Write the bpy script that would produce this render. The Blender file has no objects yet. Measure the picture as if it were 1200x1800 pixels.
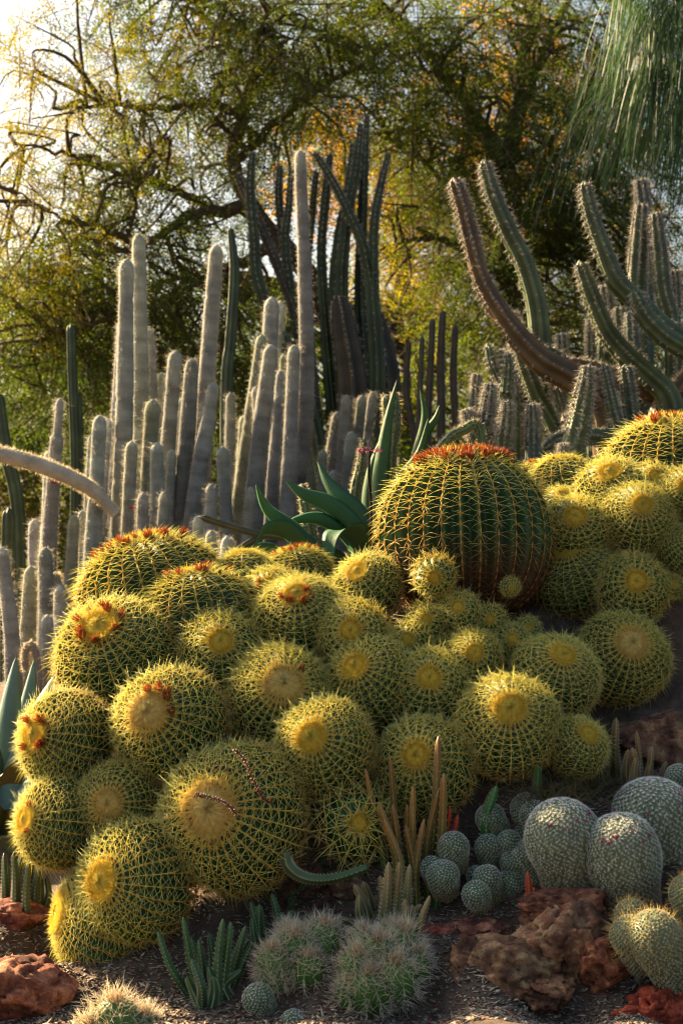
import bpy, math, random
import numpy as np
from mathutils import Vector, Matrix, noise as mnoise

# ------------------------------------------------------------------ camera, sky, sun, exposure
SC = bpy.context.scene
COL = SC.collection
CAM = np.array([0.0, 0.0, 1.5])
PITCH = math.radians(1.1)
FPX = 2500.0                                  # focal length in photograph pixels (50 mm on 36 mm tall)
cam = bpy.data.cameras.new('camera'); camo = bpy.data.objects.new('camera', cam); COL.objects.link(camo)
camo.location = CAM; camo.rotation_euler = (math.pi/2 + PITCH, 0, 0)
cam.sensor_fit = 'VERTICAL'; cam.sensor_height = 36.0; cam.lens = 50.0; cam.clip_end = 2000; cam.clip_start = 0.05
cam.dof.use_dof = True; cam.dof.focus_distance = 5.25; cam.dof.aperture_fstop = 3.6
SC.camera = camo

SUN_AZ = math.radians(-52)     # left of the view direction (+Y), behind the plants
SUN_EL = math.radians(29)
sun_dir = Vector((math.sin(SUN_AZ)*math.cos(SUN_EL), math.cos(SUN_AZ)*math.cos(SUN_EL), math.sin(SUN_EL)))
w = bpy.data.worlds.new('World'); SC.world = w; w.use_nodes = True
nt = w.node_tree; bg = nt.nodes['Background']
sky = nt.nodes.new('ShaderNodeTexSky'); sky.sky_type = 'NISHITA'; sky.sun_disc = False
sky.sun_elevation = SUN_EL; sky.sun_rotation = SUN_AZ
sky.air_density = 1.2; sky.dust_density = 6.0; sky.ozone_density = 0.6
mul = nt.nodes.new('ShaderNodeMix'); mul.data_type = 'RGBA'; mul.blend_type = 'MULTIPLY'; mul.inputs[0].default_value = 1
mul.inputs[7].default_value = (0.97, 1.01, 1.03, 1)
nt.links.new(sky.outputs[0], mul.inputs[6]); nt.links.new(mul.outputs[2], bg.inputs[0])
bg.inputs[1].default_value = 0.05
sl = bpy.data.lights.new('sun', 'SUN'); slo = bpy.data.objects.new('sun', sl); COL.objects.link(slo)
sl.energy = 5.0; sl.angle = math.radians(0.55); sl.color = (1.0, 0.74, 0.42)
slo.rotation_euler = sun_dir.to_track_quat('Z', 'Y').to_euler(); slo.location = (-8, 8, 8)
vs = SC.view_settings
SC.display_settings.display_device = 'sRGB'
vs.view_transform = 'Standard'; vs.look = 'None'; vs.exposure = 2.15; vs.gamma = 1.0; vs.use_curve_mapping = False
SC.render.engine = 'CYCLES'
SC.cycles.use_denoising = True; SC.cycles.filter_width = 1.05
SC.cycles.max_bounces = 6; SC.cycles.transparent_max_bounces = 8
SC.cycles.sample_clamp_indirect = 6

# ------------------------------------------------------------------ helpers
rng = np.random.default_rng(7)
random.seed(7)
FW = np.array([0, math.cos(PITCH), math.sin(PITCH)]); UP = np.array([0, -math.sin(PITCH), math.cos(PITCH)]); RT = np.array([1.0, 0, 0])
def at(px, py, d):
    return CAM + d*FW + (px-600)/FPX*d*RT + (900-py)/FPX*d*UP
def norm(v): return v/np.maximum(np.linalg.norm(v, axis=-1, keepdims=True), 1e-9)

class MB:
    """collects vertices, tris, quads and vertex colours; build() links them as one mesh object"""
    def __init__(s): s.V=[]; s.T=[]; s.Q=[]; s.C=[]; s.n=0
    def add(s, V, T=None, Q=None, C=None):
        V=np.asarray(V,float).reshape(-1,3)
        s.V.append(V)
        if T is not None and len(T): s.T.append(np.asarray(T,int).reshape(-1,3)+s.n)
        if Q is not None and len(Q): s.Q.append(np.asarray(Q,int).reshape(-1,4)+s.n)
        C = np.ones((len(V),3)) if C is None else np.broadcast_to(np.asarray(C,float),(len(V),3))
        s.C.append(C); s.n+=len(V)
    def arrays(s):
        V=np.concatenate(s.V); C=np.concatenate(s.C)
        T=np.concatenate(s.T) if s.T else np.zeros((0,3),int)
        Q=np.concatenate(s.Q) if s.Q else np.zeros((0,4),int)
        return V,T,Q,C
    def mesh(s, name, mat, smooth=True):
        V,T,Q,C=s.arrays()
        me=bpy.data.meshes.new(name)
        me.vertices.add(len(V)); me.vertices.foreach_set('co',V.astype(np.float32).ravel())
        li=np.concatenate([T.ravel(),Q.ravel()]).astype(np.int32)
        me.loops.add(len(li)); me.loops.foreach_set('vertex_index',li)
        ls=np.concatenate([np.arange(len(T))*3, len(T)*3+np.arange(len(Q))*4]).astype(np.int32)
        me.polygons.add(len(ls)); me.polygons.foreach_set('loop_start',ls)
        if smooth: me.polygons.foreach_set('use_smooth',np.ones(len(ls),bool))
        at_=me.color_attributes.new('Col','FLOAT_COLOR','POINT')
        at_.data.foreach_set('color',np.concatenate([C,np.ones((len(C),1))],1).astype(np.float32).ravel())
        me.materials.append(mat); me.update(calc_edges=True)
        return me
    def build(s, name, mat, parent=None, smooth=True):
        return link(name, s.mesh(name,mat,smooth), parent)
def link(name, me, parent=None):
    o=bpy.data.objects.new(name,me); COL.objects.link(o); o.parent=parent; return o
def tag(o, label=None, cat=None, group=None, kind=None):
    if label: o['label']=label
    if cat: o['category']=cat
    if group: o['group']=group
    if kind: o['kind']=kind
    return o
def empty(name, loc, label, cat, group=None):
    o=bpy.data.objects.new(name,None); COL.objects.link(o); o.location=Vector(loc); o.empty_display_size=0.05
    return tag(o,label,cat,group)

def mat(name, c1=(.5,.5,.5), c2=None, scale=8, rough=.6, bump=0, bscale=None, vcol=False, trans=0, tcol=None, spec=.4, detail=5, c3=None, sheen=0):
    m=bpy.data.materials.new(name); m.use_nodes=True; n=m.node_tree.nodes; L=m.node_tree.links
    b=n['Principled BSDF']; out=n['Material Output']
    b.inputs['Roughness'].default_value=rough; b.inputs['Specular IOR Level'].default_value=spec
    tc=n.new('ShaderNodeTexCoord')
    nz=n.new('ShaderNodeTexNoise'); nz.inputs['Scale'].default_value=scale; nz.inputs['Detail'].default_value=detail
    L.new(tc.outputs['Object'],nz.inputs['Vector'])
    if name in ('lava_rock','soil','bark'): nz.inputs['Roughness'].default_value=.72
    col=None
    rp=n.new('ShaderNodeValToRGB'); L.new(nz.outputs[0],rp.inputs[0])
    c2=c2 or c1
    rp.color_ramp.elements[0].position=.36; rp.color_ramp.elements[1].position=.64
    rp.color_ramp.elements[0].color=(*c1,1); rp.color_ramp.elements[1].color=(*c2,1)
    if c3:
        e=rp.color_ramp.elements.new(.74); e.color=(*c3,1)
    col=rp.outputs[0]
    if vcol:
        a=n.new('ShaderNodeVertexColor'); a.layer_name='Col'
        mx=n.new('ShaderNodeMix'); mx.data_type='RGBA'; mx.blend_type='MULTIPLY'; mx.inputs[0].default_value=1
        L.new(a.outputs[0],mx.inputs[6]); L.new(col,mx.inputs[7]); col=mx.outputs[2]
    L.new(col,b.inputs['Base Color'])
    if bump:
        nb=n.new('ShaderNodeTexNoise'); nb.inputs['Scale'].default_value=bscale or scale*3; nb.inputs['Detail'].default_value=8; nb.inputs['Roughness'].default_value=.68
        L.new(tc.outputs['Object'],nb.inputs['Vector'])
        bp=n.new('ShaderNodeBump'); bp.inputs['Strength'].default_value=bump; bp.inputs['Distance'].default_value=.01
        L.new(nb.outputs[0],bp.inputs['Height']); L.new(bp.outputs[0],b.inputs['Normal'])
    if sheen: b.inputs['Sheen Weight'].default_value=sheen; b.inputs['Sheen Roughness'].default_value=.4
    if trans:
        t=n.new('ShaderNodeBsdfTranslucent')
        if tcol:
            m2=n.new('ShaderNodeMix'); m2.data_type='RGBA'; m2.blend_type='MULTIPLY'; m2.inputs[0].default_value=1
            L.new(col,m2.inputs[6]); m2.inputs[7].default_value=(*tcol,1); L.new(m2.outputs[2],t.inputs[0])
        else: L.new(col,t.inputs[0])
        ms=n.new('ShaderNodeMixShader'); ms.inputs[0].default_value=trans
        L.new(b.outputs[0],ms.inputs[1]); L.new(t.outputs[0],ms.inputs[2]); L.new(ms.outputs[0],out.inputs['Surface'])
    return m

M={}
M['soil']=mat('soil',(.06,.04,.028),(.14,.098,.068),14,.95,1.0,60,c3=(.2,.14,.09))
M['skin']=mat('barrel_skin',(.8,.8,.8),(1.1,1.1,1.1),9,.5,.15,40,vcol=True,spec=.35)
M['spine']=mat('golden_spine',(.9,.9,.85),(1.08,1.06,1.0),6,.45,vcol=True,trans=.48,tcol=(1.12,1.05,.8),spec=.3)
M['felt']=mat('areole_felt',(.8,.8,.8),(1.1,1.1,1.1),30,.9,vcol=True,trans=.15)
M['wool']=mat('crown_wool',(.85,.85,.85),(1.05,1.05,1.05),14,.95,.8,60,vcol=True,trans=.25)
M['petal']=mat('dry_flower',(.8,.8,.8),(1.1,1.1,1.1),30,.7,vcol=True,trans=.4)
M['column']=mat('column_skin',(.70,.70,.70),(1.12,1.12,1.10),9,.8,.6,55,vcol=True,spec=.2)
M['fuzz']=mat('column_fuzz',(.9,.9,.9),(1,1,1),5,.6,vcol=True,trans=.65)
M['cereus']=mat('cereus_skin',(.8,.8,.8),(1.15,1.15,1.1),6,.5,.2,50,vcol=True,spec=.35)
M['tuft']=mat('wool_tuft',(.8,.8,.8),(1,1,1),40,.9,vcol=True,trans=.3)
M['leaf']=mat('leaf',(.75,.78,.75),(1.15,1.1,1.0),2.2,.55,vcol=True,trans=.55,tcol=(1.5,1.45,.55),spec=.25)
M['bark']=mat('bark',(.05,.035,.022),(.12,.085,.05),5,.9,1.0,18,vcol=True)
M['agave']=mat('agave_leaf',(.85,.85,.85),(1.1,1.1,1.1),4,.55,.25,30,vcol=True,spec=.2,trans=.05)
M['rock']=mat('lava_rock',(.10,.045,.035),(.27,.16,.10),15,.92,1.0,70,vcol=True,c3=(.52,.38,.23),detail=12)
M['chip']=mat('wood_chip',(.8,.8,.8),(1.2,1.2,1.2),20,.9,vcol=True)
M['succ']=mat('succulent',(.85,.85,.85),(1.12,1.12,1.12),12,.45,.1,40,vcol=True,spec=.4)
M['needle']=mat('needle_leaf',(.85,.85,.85),(1.1,1.1,1.1),2,.5,vcol=True,trans=.4,tcol=(1.2,1.2,.7))

e_=M['rock'].node_tree.nodes['Color Ramp'].color_ramp.elements
e_[1].position=.5; e_[2].position=.60
x_=e_.new(.68); x_.color=(.16,.075,.05,1)
def spines(mb, P, D, L, R, cb, ct, bend=None, seg2=True):
    """tapered three-sided spines: P base points, D unit directions, L lengths, R radii"""
    n=len(P); D=norm(D)
    L=np.broadcast_to(L,(n,))[:,None]; R=np.broadcast_to(R,(n,))[:,None]
    h=np.where(np.abs(D[:,2:3])<.9,[[0,0,1.]],[[1.,0,0]]); A=norm(np.cross(D,h)); B=np.cross(D,A)
    bend=np.zeros((n,3)) if bend is None else bend
    cb=np.broadcast_to(cb,(n,3)); ct=np.broadcast_to(ct,(n,3))
    off=[(math.cos(k*2.0944),math.sin(k*2.0944)) for k in range(3)]
    if seg2:
        mid=P+D*L*.55+bend*L*.25; tip=P+D*L+bend*L
        ring0=[P+(A*c+B*s)*R for c,s in off]; ring1=[mid+(A*c+B*s)*R*.66 for c,s in off]
        V=np.stack(ring0+ring1+[tip],1).reshape(-1,3)
        cm=cb*.12+ct*.88
        C=np.stack([cb]*3+[cm]*3+[ct],1).reshape(-1,3)
        b=(np.arange(n)*7)[:,None,None]
        Q=(b+np.array([[0,1,4,3],[1,2,5,4],[2,0,3,5]])[None]).reshape(-1,4)
        T=(b+np.array([[3,4,6],[4,5,6],[5,3,6]])[None]).reshape(-1,3)
        mb.add(V,T,Q,C)
    else:
        tip=P+D*L+bend*L
        V=np.stack([P+(A*c+B*s)*R for c,s in off]+[tip],1).reshape(-1,3)
        C=np.stack([cb]*3+[ct],1).reshape(-1,3)
        b=(np.arange(n)*4)[:,None,None]
        T=(b+np.array([[0,1,3],[1,2,3],[2,0,3]])[None]).reshape(-1,3)
        mb.add(V,T,None,C)
def hairs(mb, P, D, L, W, cb, ct):
    """flat one-triangle hairs"""
    n=len(P); D=norm(D); S=norm(np.cross(D,rng.normal(size=(n,3))))
    L=np.broadcast_to(L,(n,))[:,None]; W=np.broadcast_to(W,(n,))[:,None]
    V=np.stack([P-S*W/2,P+S*W/2,P+D*L],1).reshape(-1,3)
    cb=np.broadcast_to(cb,(n,3)); ct=np.broadcast_to(ct,(n,3))
    mb.add(V,np.arange(n*3).reshape(-1,3),None,np.stack([cb,cb,ct],1).reshape(-1,3))
OCT=np.array([[1,0,0],[-1,0,0],[0,1,0],[0,-1,0],[0,0,1],[0,0,-1.]]); OCTF=np.array([[0,2,4],[2,1,4],[1,3,4],[3,0,4],[2,0,5],[1,2,5],[3,1,5],[0,3,5]])
def blobs(mb, P, A, B, N, sa, sb, sn, C):
    """small octahedral blobs with axes A,B,N and half sizes"""
    n=len(P)
    f=lambda s: np.broadcast_to(s,(n,))[:,None,None]
    V=P[:,None]+OCT[None,:,0:1]*A[:,None]*f(sa)+OCT[None,:,1:2]*B[:,None]*f(sb)+OCT[None,:,2:3]*N[:,None]*f(sn)
    T=(np.arange(n)*6)[:,None,None]+OCTF[None]
    mb.add(V.reshape(-1,3),T.reshape(-1,3),None,np.repeat(np.broadcast_to(C,(n,3)),6,0))
def catmull(P, m):
    P=np.asarray(P,float); n=len(P)
    if n<3:
        t=np.linspace(0,1,m)[:,None]; return P[0]*(1-t)+P[-1]*t
    Q=np.vstack([2*P[0]-P[1],P,2*P[-1]-P[-2]])
    u=np.linspace(0,n-1-1e-6,m); i=u.astype(int); t=(u-i)[:,None]
    a,b,c,d=Q[i],Q[i+1],Q[i+2],Q[i+3]
    return .5*((2*b)+(c-a)*t+(2*a-5*b+4*c-d)*t*t+(3*b-a-3*c+d)*t**3)
def frames(P):
    T=norm(np.gradient(P,axis=0)); 
    h=np.array([0,-1.,0]) if abs(T[0][1])<.9 else np.array([1.,0,0])
    A=np.zeros_like(T); a=h-T[0]*np.dot(h,T[0]); a/=np.linalg.norm(a)
    for i in range(len(T)):
        a=a-T[i]*np.dot(a,T[i]); a=a/max(np.linalg.norm(a),1e-9); A[i]=a
    return T,A,np.cross(T,A)
def sweep(mb, P, R, ns=8, ribs=0, depth=0, col=(1,1,1), colfn=None, phase=0, sharp=True, cap=True):
    """tube along P with radii R; optional longitudinal ribs. returns crest points, normals, tangents"""
    P=np.asarray(P,float); n=len(P); R=np.broadcast_to(R,(n,)).astype(float)
    T,A,B=frames(P)
    a=np.arange(ns)/ns*2*math.pi+phase
    if ribs:
        g=np.abs(np.sin(ribs*a/2)) if sharp else .5-.5*np.cos(ribs*a)
        f=1-depth*g
    else: f=np.ones(ns)
    N=A[:,None]*np.cos(a)[None,:,None]+B[:,None]*np.sin(a)[None,:,None]
    V=(P[:,None]+N*(R[:,None]*f[None])[...,None]).reshape(-1,3)
    i=np.arange(n-1)[:,None]*ns; j=np.arange(ns)[None]; k=(j+1)%ns
    Q=np.stack([i+j,i+k,i+ns+k,i+ns+j],-1).reshape(-1,4)
    if colfn is not None: C=colfn(np.repeat(np.linspace(0,1,n),ns),np.tile(f,n))
    else: C=np.asarray(col)
    if cap:
        V=np.vstack([V,P[-1]+T[-1]*R[-1]*.5]); 
        if np.ndim(C)>1: C=np.vstack([C,C[-1]])
        t=(n-1)*ns
        mb.add(V,np.stack([t+np.arange(ns),t+(np.arange(ns)+1)%ns,np.full(ns,n*ns)],-1),Q,C)
    else: mb.add(V,None,Q,C)
    return T,A,B

def fbm(p,o=4):
    return mnoise.fractal(Vector(p),.9,2.0,o)
# ------------------------------------------------------------------ layout tables (photograph pixels + depth in metres)
# golden barrels: cx, cy, r, crown x, crown y, sign (+1 crown towards viewer), depth, variant, flowers, dried, label
BAR=[
 (270,1062,143,236,950,-1,6.10,'L1',30,24,'wide golden barrel with rusty flower ring, backed by grey woolly columns'),
 (352,1088,104,338,1012,-1,5.78,'M1',16,8,'golden barrel with a dense row of red-orange flowers along its crown'),
 (207,1160,113,182,1088,1,5.62,'M2',9,9,'golden barrel with a few upright red flowers on a bright woolly crown'),
 (390,1150,76,393,1118,1,5.52,'S1',0,0,'small golden barrel with plain yellow crown between three flowering barrels'),
 (122,1302,92,70,1280,1,5.30,'M2',7,3,'golden barrel leaning outward with brown flower bits, beside blue agave leaves'),
 (302,1276,104,270,1237,1,5.22,'W1',5,3,'golden barrel with pale woolly crown ringed by four red flowers'),
 (492,1228,98,503,1187,1,5.36,'W2',1,0,'golden barrel with wide tan crown and one small brown flower'),
 (212,1412,78,198,1398,1,5.12,'W1',0,0,'small golden barrel facing out, wedged above the lowest two barrels'),
 (412,1438,134,373,1397,1,5.00,'W2',0,2,'large golden barrel with red trailing succulent lying across its broad crown'),
 (108,1447,84,52,1428,1,5.14,'M1',2,0,'golden barrel turned sideways with pale fringe and one red flower'),
 (244,1548,108,186,1528,1,4.92,'M2',0,0,'golden barrel tilted outward resting on the lowest barrel of the pile'),
 (190,1615,116,92,1590,1,5.05,'L1',0,0,'lowest golden barrel lying on its side against the red rock'),
 (432,1018,56,430,985,-1,6.05,'S1',0,0,'small barrel showing only a spiny dome behind the red-flowered barrel'),
 (527,1088,82,522,1032,1,5.62,'M1',9,4,'golden barrel with scattered dark red flowers on a yellow crown'),
 (478,1052,58,472,1022,1,5.85,'S1',4,0,'half hidden barrel with few red flowers behind a larger one'),
 (525,1020,66,520,990,-1,6.30,'M2',16,6,'shaded barrel with rust and white dried flowers below the green strap leaves'),
 (648,1034,62,625,1000,1,5.80,'S1',0,0,'small golden barrel glowing at the foot of the giant barrel'),
 (622,1120,66,614,1100,1,5.50,'S1',0,0,'small golden barrel with orange centre under the glowing small barrel'),
 (655,1205,88,621,1162,1,5.40,'M1',0,0,'golden barrel leaning over with exposed rusty brown base'),
 (572,1318,92,547,1282,1,5.12,'M2',0,0,'golden barrel with bright yellow crown beside the trailing succulent'),
 (755,1212,72,750,1180,1,5.34,'S1',0,0,'golden barrel with spiky yellow crown below the cluster of pups'),
 (748,1348,92,724,1312,1,5.14,'M1',0,0,'golden barrel with tall red-green finger stems growing in front'),
 (893,1278,94,888,1230,1,5.16,'M2',0,0,'golden barrel with dense yellow crown above the small white cactus heads'),
 (974,1192,82,984,1138,1,5.38,'M1',0,0,'golden barrel with oval yellow crown and glowing edge beside open dark soil'),
 (1090,1160,86,1098,1120,1,5.66,'W1',0,0,'isolated golden barrel with tan crown above the brown boulder'),
 (622,1450,64,632,1434,1,4.98,'P2',0,0,'sparsely spined low barrel behind dark finger stems'),
 (1012,1315,56,1028,1282,1,5.12,'S1',0,0,'small green barrel half buried in dry grass'),
 (818,948,158,815,800,-1,6.00,'XL',60,30,'giant barrel cactus with red flower crown and brown dried base'),
 (763,1012,38,760,1014,1,5.58,'P1',0,0,'round pup with orange centre on the side of the giant barrel'),
 (896,1031,17,898,1033,1,5.60,'P2',0,0,'tiny star-like pup on the brown base of the giant barrel'),
 (808,1078,38,801,1062,1,5.55,'P1',0,0,'pup standing highest in the cluster below the giant barrel'),
 (747,1098,36,747,1084,1,5.56,'P2',0,0,'pup with feathery spines at the edge of the pup cluster'),
 (722,1130,38,714,1120,1,5.50,'P1',0,0,'pup with orange dot crown touching the leaning barrel'),
 (862,1094,30,858,1086,1,5.56,'P2',0,0,'small pup tucked beside the highest pup of the cluster'),
 (898,1130,34,897,1120,1,5.52,'P1',0,0,'pup with yellow crown next to a dried red flower'),
 (926,1108,24,927,1100,1,5.60,'P2',0,0,'pup peeking out under the shaded edge of the giant barrel'),
 (832,1158,52,830,1140,1,5.42,'S1',0,0,'largest pup in the middle of the cluster'),
 (782,1146,26,785,1140,1,5.48,'P2',0,0,'smallest pup squeezed between two larger pups'),
 (1012,938,66,1002,905,1,6.00,'S1',0,0,'young barrel with yellow crown close to the shaded flank of the giant barrel'),
 (1120,915,68,1118,884,1,5.95,'M1',0,0,'young barrel with large round orange-yellow crown in the upper pile'),
 (1076,868,66,1062,826,1,6.15,'S1',0,0,'young barrel glowing yellow along its lit shoulder'),
 (1178,850,130,1182,742,-1,6.50,'L1',36,14,'huge barrel with orange flower crest on top of the far pile'),
 (1145,848,36,1144,834,1,6.05,'P1',0,0,'small fluffy pup below the orange crested barrel'),
 (1197,866,44,1196,855,1,5.98,'S1',0,0,'pup with golden disc crown against the huge crested barrel'),
 (1018,1020,82,990,955,1,5.98,'M2',0,0,'shaded barrel leaning into the giant barrel'),
 (1110,1036,66,1107,1016,1,5.82,'S1',0,0,'barrel with flat oval orange crown above the isolated barrel'),
 (1200,970,50,1212,945,1,5.88,'M1',0,0,'partly cropped barrel beside the pile with the round orange crown'),
 (1182,1032,21,1180,1027,1,5.80,'P2',0,0,'tiny pup with orange button crown in the shade'),
 (988,852,58,985,806,-1,6.70,'S1',0,6,'dull green barrel standing behind the piles'),
 (985,888,34,984,868,1,6.35,'P1',3,0,'small lit pup with a rust coloured flower in the gap'),
 (952,858,52,948,815,-1,6.95,'M2',18,4,'barrel showing only an orange flower crest behind the giant barrel'),
]
CTRL=[]   # ground control points
def bar_geo(b):
    cx,cy,r,kx,ky,sg,d=b[:7]
    R=r*.95/FPX*d
    ax=(kx-cx)/(r*.93); ay=-(ky-cy)/(r*.93); q=math.hypot(ax,ay)
    if q>.98: ax*=.98/q; ay*=.98/q
    if sg<0: ax,ay=ax/q*.99,ay/q*.99
    az=math.sqrt(max(0,1-ax*ax-ay*ay)) if sg>0 else -.13
    axis=norm(ax*RT+ay*UP-az*FW)
    return at(cx,cy,d),R,axis
for b in BAR:
    c,R,ax=bar_geo(b)
    if b[10].startswith('lowest'):
        CTRL.append(c+np.array([.05,.12,-R*.95])); CTRL.append(c+np.array([-.25,.1,-R*.98])); CTRL.append(c+np.array([.3,.25,-R*.9]))
    elif R>.08 and 'resting' not in b[10] and 'sideways' not in b[10] and 'wedged' not in b[10] and 'leaning outward' not in b[10]:
        p=c-(norm(ax+np.array([0,-.1,.9])))*R*.95; p[1]=max(p[1],c[1]-.02); CTRL.append(p)
# foreground ground
for px,py,d in [(0,1800,4.55),(200,1800,4.5),(450,1800,4.45),(700,1800,4.42),(1000,1800,4.4),(1200,1800,4.4),(20,1620,5.2),(60,1560,5.6),(40,1440,6.2),
                (350,1760,4.62),(420,1700,4.75),(560,1650,4.85),(600,1560,5.0),(480,1620,4.98),(760,1620,4.85),(700,1500,5.05),(860,1600,4.85),(840,1480,5.0),(1000,1590,4.75),(1130,1600,4.7),(1200,1520,4.8),
                (1060,1410,5.0),(1000,1380,5.12),(1120,1370,5.3),(1190,1330,5.4),(930,1395,5.1),(1060,1300,5.5),(1190,1200,5.7),(1130,1240,5.62),(900,1690,4.65),(1080,1720,4.55)]:
    CTRL.append(at(px,py,d))
for px,py,d,z in [(100,1540,5.3,.1),(60,1500,5.5,.12),(140,1480,5.45,.2),(40,1560,5.1,.02)]:
    p=at(px,py,d); p[2]=z; CTRL.append(p)
def back_z(x,y): return 1.12+.16*min(max(x,-4),2.5)+(-.28 if x<-1.1 else 0)+.02*(y-7)
for y in (7.0,7.8,8.6,9.6,11,13,16):
    for x in np.arange(-4,4.1,.8):
        CTRL.append(np.array([x*y/8,y,back_z(x*y/8,y)]))
for x in (-2.6,-2.0,-1.6): CTRL.append(np.array([x,6.4,.52])); CTRL.append(np.array([x,5.6,.25]))
for x in (-6,-4,-2,0,2,4,6):
    for y in (-4,0,2.5,3.7): CTRL.append(np.array([x,y,-.12 if y<3 else -.12]))
for k in range(28):
    a=k/28*2*math.pi
    for r_ in (26,60,200): CTRL.append(np.array([math.cos(a)*r_,math.sin(a)*r_+6,1.1]))
CT=np.array(CTRL)
def ground(x,y):
    x=np.atleast_1d(np.asarray(x,float)); y=np.atleast_1d(np.asarray(y,float)); out=np.zeros(len(x))
    for i in range(0,len(x),4000):
        d2=(x[i:i+4000,None]-CT[None,:,0])**2+(y[i:i+4000,None]-CT[None,:,1])**2+.01
        ww=1/d2**2; out[i:i+4000]=(ww*CT[:,2]).sum(1)/ww.sum(1)
    return out
def gz(x,y): return float(ground(x,y)[0])

# ------------------------------------------------------------------ ground sheet
def axis_coords(lo,hi,fine,step,far):
    a=list(np.arange(lo,hi+1e-6,step)); s=step; v=hi
    while v<far: s*=1.35; v+=s; a.append(v)
    s=step; v=lo; pre=[]
    while v>-far: s*=1.35; v-=s; pre.append(v)
    return np.array(pre[::-1]+a)
gx=axis_coords(-2.4,2.4,0,.03,600); gy=axis_coords(3.6,8.0,0,.03,600)
X,Y=np.meshgrid(gx,gy); Z=ground(X.ravel(),Y.ravel())
nzv=np.array([fbm((x*4,y*4,3.1),5) if abs(x)<3.2 and 3<y<9 else 0 for x,y in zip(X.ravel(),Y.ravel())])
Z=Z+nzv*.018
g=MB(); nx=len(gx); ny=len(gy); i=np.arange(ny-1)[:,None]*nx; j=np.arange(nx-1)[None]
g.add(np.stack([X.ravel(),Y.ravel(),Z],-1),None,np.stack([i+j,i+j+1,i+nx+j+1,i+nx+j],-1).reshape(-1,4))
tag(g.build('ground',M['soil']),kind='structure')

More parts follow.
